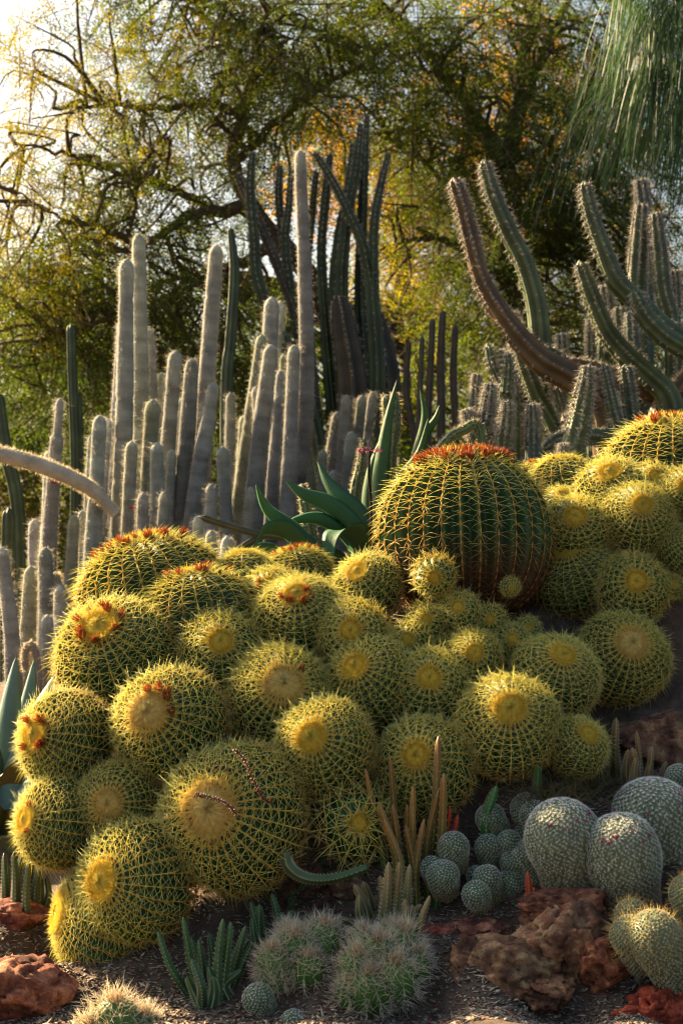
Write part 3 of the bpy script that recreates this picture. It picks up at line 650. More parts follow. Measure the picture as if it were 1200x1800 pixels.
RS=[([(1124,314,20),(1130,360,26),(1136,440,28),(1136,520,28),(1136,700,28)],8.9,'upright blue-green cereus, rearmost of the standing pair'),
 ([(1127,358,22),(1122,430,30),(1118,510,32),(1120,700,30)],8.7,'upright cereus with heavy pale tufts in front of a taller one'),
 ([(1151,372,20),(1158,440,28),(1165,510,30),(1180,580,32),(1185,740,32)],8.6,'upright smooth green cereus bending gently at its base'),
 ([(1183,474,18),(1186,540,20),(1186,720,22)],8.9,'narrow upright cereus near the frame edge'),
 ([(1195,566,20),(1196,600,22),(1196,720,22)],8.5,'short pale-topped cereus stub near the frame edge'),
 ([(1062,500,20),(1066,540,24),(1060,600,24),(1058,760,26)],8.8,'dark cereus standing behind the curved arms'),
 ([(1038,560,16),(1038,620,18),(1040,760,20)],9.0,'thin dark cereus beside the curved green arm'),
 ([(1088,538,22),(1092,600,26),(1100,760,28)],8.7,'cereus with brown spotted ribs between the curved arms'),
 ([(1108,545,22),(1112,640,30),(1118,760,32)],8.5,'blue-green cereus trunk standing upright below the curved arms'),
 ([(985,585,18),(987,640,22),(985,760,24)],9.0,'blue cereus tip peeking above the brown limb'),
 ([(897,545,18),(912,610,28),(940,690,32),(985,790,34)],8.3,'straight diagonal cereus leaning behind the pronged one'),
 ([(905,590,16),(902,650,22),(905,780,24)],8.5,'dusky cereus directly behind the pronged cactus'),
 ([(966,655,12),(985,715,18),(1002,790,20)],8.2,'thin leaning cereus under the brown limb'),
 ([(1060,640,16),(1078,720,24),(1092,790,28)],7.9,'plain green cereus leaning below the curved arm'),
 ([(1098,640,24),(1108,720,30),(1116,790,32)],8.0,'plain green cereus standing under the limb junction'),
 ([(1033,640,18),(1027,690,34),(1016,750,42),(1004,812,46)],7.2,'short thick cereus with long pale tufts all over'),
 ([(935,708,18),(936,750,26),(936,806,28)],7.4,'bluish short cereus beside the diagonal one'),
 ([(817,718,16),(828,750,24),(838,800,26)],7.5,'short white-tufted cereus leaning away from its clump'),
 ([(862,672,18),(854,730,26),(844,800,28)],7.5,'white-tufted cereus in the low clump with blunt head'),
 ([(892,702,18),(888,750,28),(884,800,30)],7.4,'white-tufted cereus in front of the pronged one'),
 ([(838,655,14),(834,710,18),(838,790,20)],7.8,'thin tufted cereus at the back of the low clump'),
 ([(868,700,16),(868,740,22),(866,800,24)],7.6,'tufted green cereus in the middle of the low clump'),
 ([(955,790,18),(990,770,28),(1050,768,34),(1120,790,36)],7.9,'dark cereus stem lying on the ground'),
 ([(985,740,20),(1030,735,34),(1080,750,40),(1130,800,40)],8.1,'brown cereus stem slumped under the arms'),
 ([(988,778,12),(990,795,16),(995,815,18)],7.1,'tiny white woolly cereus head beside the thick tufted one'),]
for path,d,lab in RS:
    tk=.022 if d<7.7 else .03
    stem_obj('tufted_cereus',path,24,d,'cereus',None,8 if d<7.7 else 7,.2,lab,'cactus','tufted cereus stems around the arching cacti',tuft=tk,tuftfrom=1.3 if d<7.7 else .9,colfn=gcol(CBL if 'blu' in lab else (CB if 'brown cereus' in lab else CG)),to_ground=True)
tree_cactus('pronged_cereus',(885,800),7.7,[(0,[(888,660,30),(886,700,28),(880,800,28)]),(0,[(856,603,14),(864,640,20),(878,668,22),(886,690,20)]),(-.03,[(880,612,12),(884,640,18),(887,680,18)]),
  (-.06,[(891,618,14),(892,650,22),(889,690,22)]),(.05,[(903,648,14),(898,670,20),(890,695,20)])],'pronged tufted cereus with four stubby heads on one stem',8,CG,tuft=.028,tf=1.5)

# ------------------------------------------------------------------ strap-leaved agaves
def strap(mb,P,W,side,thick,cup,col,col2):
    n=len(P); T=norm(np.gradient(P,axis=0)); S=np.broadcast_to(side,P.shape); S=norm(S-T*(S*T).sum(-1,keepdims=True)); N=np.cross(T,S)
    xs=np.array([-1,-.6,0,.6,1.]); h=cup*(xs**2)
    top=P[:,None]+S[:,None]*xs[None,:,None]*W[:,None,None]+N[:,None]*(h[None,:]*W[:,None])[...,None]
    th=thick*(1-np.abs(xs)**2)[None]*np.minimum(1,W/W.max()*1.5)[:,None]
    bot=top[:,1:-1]-N[:,None]*th[:,1:-1,None]
    ring=np.concatenate([top,bot[:,::-1]],1); m=ring.shape[1]
    i=np.arange(n-1)[:,None]*m; j=np.arange(m)[None]; k=(j+1)%m
    u=np.linspace(0,1,n)[:,None,None]
    C=np.broadcast_to(np.array(col)*(1-u)+np.array(col2)*u,(n,m,3)).reshape(-1,3)
    mb.add(ring.reshape(-1,3),None,np.stack([i+j,i+k,i+m+k,i+m+j],-1).reshape(-1,4),C)
def agave(name,base,d,leaves,label,col,col2,thick=.012,name_leaf='leaf'):
    b=at(base[0],base[1],d); b[2]=gz(b[0],b[1])-.03
    e=empty(name,b,label,'agave')
    for path,wpx,dd,side,cup in leaves:
        P=catmull([at(x,y,d+q) for (x,y),q in zip(path,np.linspace(dd[0],dd[1],len(path)))],26)
        u=np.linspace(0,1,26); prof_=np.minimum(1,.75+.5*u)*np.clip((1-u)/.55,0,1)**.75+.004
        W=wpx*.5/FPX*d*prof_
        mb=MB(); sd=np.array(side,float); strap(mb,P-b,W,sd,thick,cup,col,col2); mb.build(name_leaf,M['agave'],e)
    return e
GA=(.03,.085,.04); GB=(.045,.125,.055)
agave('strap_leaf_agave',(615,985),6.9,[
 ([(600,995),(560,975),(510,930),(470,895),(449,850)],34,(0,-.2),(.6,-.2,1),.35),
 ([(640,985),(625,930),(580,890),(530,868),(500,843)],40,(0,.1),(.3,-.5,1),.3),
 ([(645,970),(630,905),(595,875),(572,845),(557,810)],38,(.1,.3),(.6,-.5,.6),.35),
 ([(585,1010),(545,975),(505,935),(470,930),(452,950),(436,990)],46,(-.1,-.35),(.3,-.9,.8),.15),
 ([(640,1010),(640,965),(622,938),(598,932),(582,950),(580,1010)],66,(0,-.3),(1,-.4,.2),.2),
 ([(630,975),(600,935),(560,912),(520,915),(495,930)],26,(.1,0),(.1,-.3,1),.3),
 ([(620,1010),(585,985),(545,978),(515,1000)],44,(-.05,-.25),(.2,-.5,1),.2),
 ([(650,985),(672,1000),(700,985),(712,960)],34,(0,-.1),(.2,-.6,1),.3),
 ([(560,1010),(500,980),(455,965),(420,985)],34,(0,-.2),(.2,-.7,1),.2)],
 'green agave with broad strap leaves, several bent over, behind the barrels',GA,GB)
agave('strap_leaf_agave',(672,960),7.25,[
 ([(670,975),(664,900),(668,820),(680,740),(697,668)],34,(0,.1),(1,-.5,0),.35),
 ([(672,975),(680,900),(702,840),(735,795),(752,735)],30,(0,-.1),(.8,-.6,.3),.35),
 ([(700,900),(722,830),(738,780),(746,730),(738,685)],26,(.2,.2),(1,-.4,0),.3),
 ([(660,975),(648,900),(652,830),(668,770)],32,(.1,.2),(1,-.4,0),.3),
 ([(735,800),(748,760),(765,735),(772,712)],18,(.2,.2),(1,-.4,0),.3)],
 'taller green agave with upright leaves and one curled tip beside the giant barrel',(.035,.085,.03),(.055,.12,.04))
agave('blue_agave',(20,1470),6.3,[
 ([(0,1440),(6,1330),(18,1230),(28,1155)],56,(0,.1),(1,-.3,0),.3),
 ([(20,1440),(28,1330),(48,1230),(60,1160)],58,(.15,.25),(1,-.6,0),.3),
 ([(10,1450),(30,1370),(65,1270),(98,1185)],80,(-.1,.1),(1,-.1,.3),.25),
 ([(-10,1430),(-25,1330),(-20,1240)],60,(0,0),(1,-.3,0),.3),
 ([(0,1460),(40,1420),(75,1360),(80,1300)],64,(-.15,-.1),(1,-.2,.3),.25)],
 'blue-grey agave with broad pointed leaves beside the stacked barrels',(.10,.17,.13),(.17,.27,.23),.02)
agave('dull_agave',(-20,1480),5.9,[
 ([(-30,1470),(-10,1400),(20,1360),(44,1335)],80,(0,-.1),(.6,-.5,.8),.25),
 ([(-30,1480),(10,1445),(45,1440),(62,1428)],50,(0,-.1),(.2,-.4,1),.25),
 ([(-30,1500),(0,1490),(30,1480),(40,1475)],40,(0,-.2),(.2,-.4,1),.25)],
 'olive agave with drooping lower leaves in shade beside the barrels',(.075,.085,.03),(.13,.125,.045),.02)
# pink flower stalk
mb=MB(); b=at(648,985,6.75); b[2]=gz(b[0],b[1])-.02; e=empty('flower_stalk',b,'thin brown stalk with a flat pink flower head above the strap leaves','flower')
P=catmull([b,at(652,900,6.75),at(648,840,6.75),at(650,792,6.75)],16)-b; sweep(mb,P,np.linspace(.009,.006,16),ns=6,col=(.16,.085,.05)); mb.build('stalk',M['bark'],e)
mb=MB(); r=np.random.default_rng(5); n=60; D=norm(r.normal(0,1,(n,3))*np.array([1,1,.35])); Pt=P[-1]+D*np.array([.045,.045,.012]); spines(mb,Pt,D,.02,.004,(.35,.08,.12),(.5,.16,.3),None); mb.build('flower_head',M['petal'],e)
# fallen dark stems at the stand's foot
for path,wd,lab in [([(350,908),(400,924),(450,938),(500,945),(565,952)],15,'dark ribbed stem fallen across the foot of the grey columns'),([(405,982),(430,960),(470,940),(540,930)],15,'fallen ribbed stem crossing under the strap leaves')]:
    stem_obj('fallen_ribbed_stem',path,wd,7.05,'cereus',None,6,.25,lab,'cactus','fallen dark stems',colfn=gcol((.085,.075,.035)))

# ------------------------------------------------------------------ white pincushion cacti
def pincushion(parent,name,base,tip,rad,seed,dens=1.0,gold=False,green=.0,flowers=0,pname='head'):
    """one club-shaped head from base to tip (world) covered in spirals of tubercles and short white spines"""
    r=np.random.default_rng(seed); ax=tip-base; H=np.linalg.norm(ax); ax=ax/H; org=np.array(parent.location)
    h=np.array([0,-1.,0]); A=norm(h-ax*np.dot(h,ax)); B=np.cross(ax,A)
    cl=min(rad*.95,H*.9); ca=np.linspace(0,math.pi/2,14)[1:]; sc_=np.concatenate([np.linspace(H,cl,12),cl*(1-np.sin(ca))]); n=len(sc_); s=sc_; u=1-s/H; u=np.maximum.accumulate(u+np.arange(n)*1e-7)
    R=rad*(.72+.28*np.sin(np.clip(u*1.25,0,1)*math.pi/2))*(1+.03*np.sin(u*14+seed))*np.sqrt(np.clip(1-(1-np.clip(s/cl,0,1))**2,.0004,1))
    ns=30; a=np.arange(ns)/ns*6.283
    mb=MB(); P=base+ax*(u*H)[:,None]-org
    V=(P[:,None]+(A*np.cos(a)[:,None]+B*np.sin(a)[:,None])[None]*R[:,None,None]).reshape(-1,3)
    i=np.arange(n-1)[:,None]*ns; j=np.arange(ns)[None]; k=(j+1)%ns
    small=rad<.072 and not gold; gc=np.array([.075,.13,.055]) if small else np.array([.13,.17,.085])
    C=np.repeat(gc*(1-.55*(1-u))[:,None]+np.array([.10,.06,.03])*(.55*(1-u))[:,None],ns,0)
    mb.add(V,None,np.stack([i+j,i+k,i+ns+k,i+ns+j],-1).reshape(-1,4),C)
    # tubercles on a spiral
    area=2*math.pi*rad*H; N=int(area/((.0120 if rad>.072 else .0100)**2)*dens); N=min(max(N,120),1500)
    seg_=np.concatenate([[0],np.hypot(np.diff(u*H),np.diff(R))*(R[1:]+R[:-1])*.5]); tab=np.cumsum(seg_); tab=tab/tab[-1]
    f=(np.arange(N)+.5)/N; uu=np.interp(f,tab,u); aa=np.arange(N)*2.39996+r.normal(0,.025,N); uu=np.clip(uu+r.normal(0,.002,N),0,1)
    Rr=np.interp(uu,u,R); dR=np.interp(uu,u,np.gradient(R,u*H)); rad_=A*np.cos(aa)[:,None]+B*np.sin(aa)[:,None]
    Pt=base-org+ax*(uu*H)[:,None]+rad_*Rr[:,None]; Nn=norm(rad_-ax*np.clip(dR,-20,20)[:,None]); Tn=norm(np.cross(Nn,rng.normal(size=Nn.shape))); Bn=np.cross(Nn,Tn)
    sz=math.sqrt(area/N)*.5
    blobs(mb,Pt,Tn,Bn,Nn,sz*.85,sz*.85,sz*.9,gc*1.25*r.uniform(.8,1.1,(N,1)))
    o=mb.build(pname,M['succ'],parent)
    hm=MB(); nsps=8
    topf=np.clip((uu-.80)/.14,0,1)[:,None]
    wc=np.array([.72,.72,.62])*(1-topf)+np.array([.90,.88,.86])*topf
    low=np.clip((.58-uu)/.3,0,1)[:,None]; wc=wc*(1-low)+np.array([.55,.40,.26])*low
    if gold: wc=np.array([.62,.60,.42])*np.ones((N,1))
    wc=wc*r.uniform(.82,1.12,(N,1))
    for q in range(nsps):
        an=q/nsps*6.283+r.normal(0,.2,N); D=Tn*np.cos(an)[:,None]+Bn*np.sin(an)[:,None]+Nn*r.uniform(.25,.7,N)[:,None]
        hairs(hm,Pt+Nn*sz*.8,D,sz*r.uniform(1.2,2.0,N),sz*(.24 if small else .30),wc,wc*1.15)
    if gold:
        sel=r.random(N)<np.clip((uu-.2)*1.1,.12,.9); hairs(hm,(Pt+Nn*sz*.6)[sel],(Nn+r.normal(0,.25,Nn.shape))[sel],r.uniform(.018,.036,N)[sel],.0026,np.array([.55,.38,.10]),np.array([.8,.55,.18]))
    if rad>.05 and not gold:
        hairs(hm,Pt+Nn*sz*.9,Nn+r.normal(0,.3,Nn.shape),sz*1.3,sz*.2,wc,wc*1.2)
    tag(hm.build('spines',M['tuft'],o),kind='stuff')
    for q in range(flowers):
        uq=r.uniform(.80,.93); aq=r.uniform(-1.5,1.5); Rq=np.interp(uq,u,R); nn=A*math.cos(aq)+B*math.sin(aq)
        fm=MB(); D=norm(r.normal(0,.4,(7,3))+nn+ax*.8); spines(fm,np.zeros((7,3)),D,.013,.0036,(.45,.01,.10),(.65,.02,.28),None,False)
        fo=fm.build('flower',M['petal'],o); fo.location=Vector(base-org+ax*uq*H+nn*Rq*1.04)
def pin_thing(label,d,heads,gold=False,group='white pincushion cacti'):
    bx,by=heads[0][0],heads[0][1]; b=at(bx,by,d); e=empty('pincushion_cactus',b,label,'cactus',group)
    for k,hd in enumerate(heads):
        x0,y0,x1,y1,w_=hd[:5]; dd=hd[5] if len(hd)>5 else 0; fl=hd[6] if len(hd)>6 else 0
        base=at(x0,y0,d+dd+.05); tip=at(x1,y1,d+dd)
        pincushion(e,'p',base,tip,w_*.5/FPX*d,int(x0+y0*3+k),gold=gold,flowers=fl)
pin_thing('large white pincushion tilted over the lava rocks, pink flowers on its edge',4.78,[(1022,1590,972,1412,128,0,7)])
pin_thing('large white pincushion with flat snowy top and few pink flowers',4.70,[(1108,1612,1084,1437,128,0,8)])
pin_thing('largest white pincushion with brown lower half behind the snowy-topped one',4.92,[(1162,1590,1140,1374,140,0,7)])
pin_thing('white pincushion hidden behind the tilted one, leaning the same way',4.88,[(962,1590,925,1480,62,0,2)])
pin_thing('round pincushion peeking out between two large white ones',5.02,[(1068,1480,1064,1412,68,0,5)])
pin_thing('round pincushion at the frame edge beside the largest one',5.05,[(1196,1420,1192,1348,46,0,0)])
pin_thing('pair of small pincushion heads pressed against the tilted white cactus',5.0,[(922,1462,928,1400,54),(946,1466,938,1414,52,-.06)])
pin_thing('single small pincushion leaning over the dark soil gap',4.98,[(885,1482,852,1420,48)])
pin_thing('stacked pincushion clump of three heads, lowest one striped',4.86,[(800,1530,795,1468,50),(765,1556,756,1512,36,-.02),(783,1572,775,1520,54,-.06)])
pin_thing('small green pincushion alone between two clumps',4.92,[(862,1530,856,1472,42)])
pin_thing('low pincushion clump with a sideways head beside the orange stem',4.82,[(868,1582,850,1528,44,-.02),(848,1592,828,1560,46,-.08),(842,1560,834,1530,32,.05)])
pin_thing('tall knobbly pincushion clump of several heads behind the tilted cactus',4.92,[(915,1530,888,1466,40),(930,1520,922,1450,40,.06),(912,1560,900,1500,46,-.04),(905,1590,893,1535,44,-.06)])
pin_thing('gold-spined pincushion clump of three heads lying by the lava rocks',4.42,[(1190,1725,1132,1612,88,-.05),(1130,1700,1096,1618,66),(1120,1640,1102,1590,54,.08)],True,'gold-spined pincushions')
pin_thing('gold-spined pincushion cropped by the frame edge',4.5,[(1215,1620,1204,1545,60)],True,'gold-spined pincushions')
pin_thing('small fluffy white pincushion alone on the wood chips',4.5,[(470,1790,446,1738,52)])
pin_thing('tiny pincushion tip beside the hedgehog cactus at the bottom edge',4.42,[(518,1815,514,1786,44)])

# ------------------------------------------------------------------ finger-stemmed succulents
def finger(mb,tm,P,R,cb,ct,r):
    n=len(P); sq=lambda a:None
    T,A,B=sweep(mb,P,R,ns=16,ribs=4,depth=.34,colfn=lambda u,f:(np.array(cb)*(1-u[:,None])+np.array(ct)*u[:,None])*(.75+.35*np.clip((f-.7)/.3,0,1))[:,None],sharp=False)
    m=max(5,int(n*.9)); I=np.linspace(1,n-2,m).astype(int)
    for q in range(4):
        a=q*math.pi/2; N=A[I]*math.cos(a)+B[I]*math.sin(a); Pt=P[I]+N*R[I][:,None]
        c=np.array(ct)*.55+np.array([.30,.27,.2]); spines(tm,Pt-N*.002,N+T[I]*.7,R[I]*.62+.001,R[I]*.22,c*.8,c*1.25,None,False)
def finger_clump(label,d,base,tips,wpx,cb,ct,spread=.4,seed=0,jit=.08,extra=0,curve=0):
    r=np.random.default_rng(seed); b=at(base[0],base[1],d); b[2]=gz(b[0],b[1])-.01
    e=empty('finger_succulent',b,label,'succulent','finger-stemmed succulents')
    tips=list(tips)
    for k in range(extra):
        t=tips[r.integers(0,len(tips))]; tips.append((t[0]+r.normal(0,14),t[1]+(base[1]-t[1])*r.uniform(.15,.55),))
    for t in tips:
        dd=r.normal(0,jit); w_=(t[2] if len(t)>2 else wpx)*.5/FPX*d*r.uniform(.88,1.1)
        top=at(t[0],t[1],d+dd); bx=base[0]+spread*(t[0]-base[0])+r.normal(0,5); low=at(bx,base[1]+r.normal(0,6),d+dd); low[2]=gz(low[0],low[1])-.015
        if low[2]>top[2]-.03: low[2]=top[2]-.05
        mid=(low+top)/2+np.array([(top[0]-low[0])*-.18+r.normal(0,.012),r.normal(0,.01),0])
        n=18; P=catmull([low,mid,top],n)-b; u=np.linspace(0,1,n)
        R=w_*(1.05-.5*u**1.4)*np.sqrt(np.clip(1-np.clip((u-.86)/.15,0,1)**2,.06,1))
        mb=MB(); tm=MB(); j=r.uniform(.8,1.15)
        finger(mb,tm,P,R,np.array(cb)*j,np.array(ct)*j,r)
        s=mb.build('stem',M['succ'],e); tag(tm.build('teeth',M['succ'],s),kind='stuff')
    return e
GF=(.035,.085,.03); GT=(.06,.13,.05); BT=(.30,.22,.09); RTc=(.26,.09,.035)
finger_clump('dense dark green finger clump under the largest low barrel',4.66,(375,1765),[(278,1637),(322,1612),(337,1650),(350,1652),(368,1640),(392,1616),(406,1622),(420,1662),(432,1628),(385,1672),(360,1690),(340,1700),(348,1728),(405,1690),(425,1705),(380,1725),(395,1740),(365,1742)],17,GF,GT,.45,1,.06,8)
finger_clump('small bright green finger clump beside the white hedgehog cactus',4.80,(485,1680),[(440,1585),(456,1590,18),(478,1570),(497,1604),(515,1600),(505,1622),(462,1620),(450,1635)],16,GF,(.07,.14,.05),.6,2,.04,3)
finger_clump('brown-tipped finger clump standing in the middle of the rocks',4.75,(690,1640),[(622,1555,15),(593,1612,14),(632,1568,16),(638,1550,15),(668,1540,19),(683,1516,20),(702,1516,18),(700,1542,20),(720,1520,17),(693,1572,18),(725,1560,16),(712,1580,17),(740,1590,15),(735,1555,15),(755,1575,14),(660,1575,16),(648,1600,15),(675,1590,17)],17,GF,BT,.62,3,.06,8)
finger_clump('tall red-brown finger clump in front of a golden barrel',4.90,(735,1480),[(642,1352,14),(685,1328,15),(770,1295,20),(780,1360,18),(665,1410,18),(690,1415,20),(725,1382,15),(790,1420,17),(715,1415,16),(675,1440,16),(745,1440,15),(655,1462,14)],16,(.055,.14,.035),(.34,.17,.045),.55,4,.05,4)
finger_clump('pair of glowing red fingers beside the tall clump',4.93,(795,1470),[(790,1418,16),(804,1432,14)],16,(.22,.03,.015),(.45,.06,.02),.8,14,.02,0)
finger_clump('single red-orange stem between the pincushions',4.72,(925,1575),[(927,1532,20),(938,1560,14)],16,(.22,.03,.015),(.42,.07,.025),.8,15,.02,0)
finger_clump('grey-green finger clump at the foot of the sideways barrel',5.35,(45,1565),[(8,1500),(25,1498),(42,1495),(60,1500),(72,1510),(15,1520),(50,1515),(33,1530),(66,1535),(80,1505)],16,(.05,.09,.04),(.09,.12,.06),.75,5,.05,4)
finger_clump('brown finger clump against the brown boulder',5.1,(1115,1400),[(1093,1338,16),(1110,1315,20),(1145,1312,15),(1118,1285,12),(1103,1318,15),(1140,1345,12)],16,(.07,.09,.03),(.28,.17,.07),.75,6,.03,2)
finger_clump('lone stubby yellow-brown finger near the brown boulder',5.22,(1079,1335),[(1082,1262,17)],17,(.10,.09,.03),(.30,.20,.07),.8,7,.01,0)
finger_clump('bright green pointed shoots between golden barrel and pincushions',5.0,(865,1440),[(872,1382,20),(945,1345,18),(860,1400,14)],18,(.04,.12,.03),(.07,.20,.05),.9,8,.02,0)
# single curved stem
def arcstem(label,d,path,w_,cb,ct):
    b=at(*path[-1],d); e=empty('finger_succulent',b,label,'succulent','finger-stemmed succulents'); P=catmull([at(x,y,d) for x,y in path[::-1]],30)-b; u=np.linspace(0,1,30)
    R=w_*.5/FPX*d*(.75+.3*u)*np.sqrt(np.clip(1-np.clip((u-.9)/.11,0,1)**2,.06,1)); mb=MB(); tm=MB(); finger(mb,tm,P,R,np.array(cb),np.array(ct),np.random.default_rng(3)); s=mb.build('stem',M['succ'],e); tag(tm.build('teeth',M['succ'],s),kind='stuff')
arcstem('single curved toothed stem lying below the large barrel',4.82,[(500,1496),(505,1520),(525,1538),(555,1546),(595,1542),(645,1525)],20,(.06,.12,.04),(.12,.16,.06))

# ------------------------------------------------------------------ white-spined hedgehog clumps
def hedgehog(label,d,heads,seed):
    r=np.random.default_rng(seed); b=at(heads[0][0],heads[0][1]+heads[0][2]*.8,d); b[2]=gz(b[0],b[1])-.01; e=empty('hedgehog_cactus',b,label,'cactus','white-spined hedgehog clumps')
    for (x,y,rp,dd) in heads:
        c=at(x,y,d+dd); R=rp/FPX*d; ax=norm(np.array([(x-heads[0][0])/300,-.55+r.normal(0,.15),1.0])); h=np.array([1.,0,0]); A=norm(h-ax*np.dot(h,ax)); B=np.cross(ax,A)
        nr=11; nphi=nr*5; nth=14; th=np.linspace(.02,2.3,nth); ph=np.arange(nphi)/nphi*6.283
        rho=np.sin(th)*.95; z=np.cos(th)*1.1; g_=np.abs(np.sin(nr*ph/2)); rr=rho[:,None]*(1-.22*g_[None]*np.clip(th/.6,0,1)[:,None])
        V=(c-b)+R*(A*(rr*np.cos(ph))[...,None]+B*(rr*np.sin(ph))[...,None]+ax*z[:,None,None]); i=np.arange(nth-1)[:,None]*nphi; j=np.arange(nphi)[None]; k=(j+1)%nphi
        mb=MB(); mb.add(V.reshape(-1,3),None,np.stack([i+j,i+nphi+j,i+nphi+k,i+k],-1).reshape(-1,4),np.array([.07,.17,.035])); o=mb.build('head',M['skin'],e)
        na=9; tt=np.repeat(np.linspace(.18,2.1,na)[None],nr,0).ravel(); pp=np.repeat((np.arange(nr)/nr*6.283)[:,None],na,1).ravel()
        L3=lambda rr_,pp_,zz_: A*(rr_*np.cos(pp_))[:,None]+B*(rr_*np.sin(pp_))[:,None]+ax*zz_[:,None]
        N=norm(L3(np.sin(tt)*.95,pp,np.cos(tt)*1.1)); Pt=(c-b)+R*L3(np.sin(tt)*.95,pp,np.cos(tt)*1.1)
        sp=MB()
        for q in range(7):
            D=N+r.normal(0,.75,N.shape); cw=np.array([.85,.80,.74])*r.uniform(.75,1.2,(len(N),1)); spines(sp,Pt,D,R*r.uniform(.35,.85,len(N)),.0008,cw*.8,cw*1.1,r.normal(0,.12,N.shape))
        D=N[tt<.3]; P2=Pt[tt<.3]; 
        for q in range(4): spines(sp,P2,D+r.normal(0,.3,D.shape),R*.35,.0013,(.6,.28,.05),(.7,.42,.12),None,False)
        tag(sp.build('spines',M['spine'],o),kind='stuff')
hedgehog('white-spined hedgehog clump between two finger clumps',4.62,[(520,1675,40,0),(565,1660,42,.05),(485,1700,38,-.03),(540,1705,34,-.04),(510,1650,30,.08),(478,1725,26,-.05)],1)
hedgehog('larger white-spined hedgehog clump with a dry red flower beside the lava rock',4.55,[(665,1690,46,0),(705,1670,42,.05),(632,1710,42,-.03),(690,1725,44,-.06),(650,1745,42,-.08),(620,1750,34,-.06),(725,1700,36,.02),(690,1655,34,.1),(640,1665,34,.06)],2)
hedgehog('pale long-spined hedgehog cactus cut by the bottom edge',4.42,[(205,1810,52,0),(165,1820,36,-.02),(250,1818,38,.02)],3)

# ------------------------------------------------------------------ lava rocks
def rock(label,px,py,d,sx,sy,sz,seed,tint=(1,1,1),rotz=0,rough=.3,sub=5):
    import bmesh
    bm=bmesh.new(); bmesh.ops.create_icosphere(bm,subdivisions=sub,radius=1)
    V=np.array([v.co[:] for v in bm.verts]); F=np.array([[v.index for v in f.verts] for f in bm.faces]); bm.free()
    out=np.zeros_like(V); C=np.zeros_like(V)
    rr=np.random.default_rng(seed*13); npl=26; PN=norm(rr.normal(0,1,(npl,3))); PD=rr.uniform(.72,1.0,npl)
    dots=V@PN.T; rad=np.min(np.where(dots>.05,PD[None]/np.maximum(dots,.05),9),1); rad=np.minimum(rad,1.35)
    for k,v in enumerate(V):
        p=Vector(v)*float(rad[k])*1.3+Vector((seed*7.3,seed*3.1,0)); w_=p+mnoise.noise_vector(p*2.5)*.12
        vd,vp=mnoise.voronoi(w_*1.9); crack=max(0,.07-(vd[1]-vd[0]))/.07
        step=mnoise.cell(vp[0]*3.7)
        a=mnoise.fractal(p*1.2,.9,2.1,5); hi=mnoise.fractal(p*5,.5,2.2,6); pit=max(0,mnoise.noise(p*11)-.2)*.12
        out[k]=v*rad[k]*(1+rough*(.22*a+.26*step-.34*crack)+.05*hi-pit)
        m=.5+.5*mnoise.noise(p*2.1+Vector((5,5,5))); C[k]=np.array(tint)*(1.2-.5*m)*(.8+.4*step)
    q=out
    out=q*np.array([sx,sy,sz]); c,s=math.cos(rotz),math.sin(rotz); out=out@np.array([[c,s,0],[-s,c,0],[0,0,1]])
    mb=MB(); mb.add(out,F,None,C); o=mb.build('lava_rock',M['rock']); o.location=Vector(at(px,py,d)); tag(o,label,'rock','lava rocks')
k_=4.6/FPX
rock('big red-brown rock under the lowest barrel',30,1745,4.72,115*k_,90*k_,62*k_,1,(1.15,.62,.5),-.3)
rock('dark red rock behind the lowest barrel',25,1605,5.3,80*k_,60*k_,32*k_,2,(1.0,.5,.45))
rock('broad ochre and purple lava boulder beneath the tilted white pincushion',1000,1655,4.62,105*k_,90*k_,80*k_,3,(.95,.78,.66),.4,.42)
rock('lava boulder with pale crust sloping toward the wood chips',900,1705,4.55,100*k_,80*k_,62*k_,4,(1.05,.9,.72),-.5,.42)
rock('dark red rounded rock wedged below the two large pincushions',985,1592,4.68,85*k_,60*k_,36*k_,5,(.85,.5,.42),.1,.34)
rock('small dark red stone beside the larger hedgehog clump',770,1642,4.72,38*k_,34*k_,24*k_,6,(1.0,.42,.42))
rock('purple-red stone behind the pale-crusted boulder',835,1640,4.75,62*k_,50*k_,34*k_,7,(.95,.55,.52),.3,.36)
rock('rounded brown boulder beside the finger clump and open soil',1175,1300,5.45,82*k_*1.15,70*k_,58*k_*1.15,8,(.78,.62,.52),.2,.2)
rock('bright red porous lava lump near the gold-spined pincushions',1160,1775,4.38,66*k_,50*k_,46*k_,9,(1.5,.42,.28),.2,.5)
rock('smaller bright red lava lump at the bottom edge',1105,1795,4.36,40*k_,36*k_,26*k_,10,(1.4,.4,.26),.9,.5)
rock('grey-brown stone half buried beside the curved toothed stem',620,1562,4.95,52*k_,46*k_,34*k_,11,(.6,.58,.55))
rock('angular ochre stone between the small red stone and the pale-crusted boulder',822,1700,4.6,62*k_,50*k_,44*k_,16,(1.1,.85,.65),.9,.4)
rock('tilted rust slab leaning on the broad ochre boulder',1060,1690,4.5,60*k_,46*k_,50*k_,17,(1.15,.66,.5),.3,.4)
rock('dark stone at the root of the pile above the finger clump',305,1690,4.92,46*k_,50*k_,60*k_,12,(.5,.42,.36))
rock('flat brown stone above the small pincushion heads',875,1410,5.18,60*k_,50*k_,34*k_,13,(.65,.5,.45))
rock('dark stone behind the largest white pincushion',1130,1385,5.2,60*k_,50*k_,40*k_,14,(.5,.4,.36))
rock('low lava ledge between the two boulders',950,1735,4.5,70*k_,50*k_,40*k_,15,(1.0,.72,.55),.7,.45)

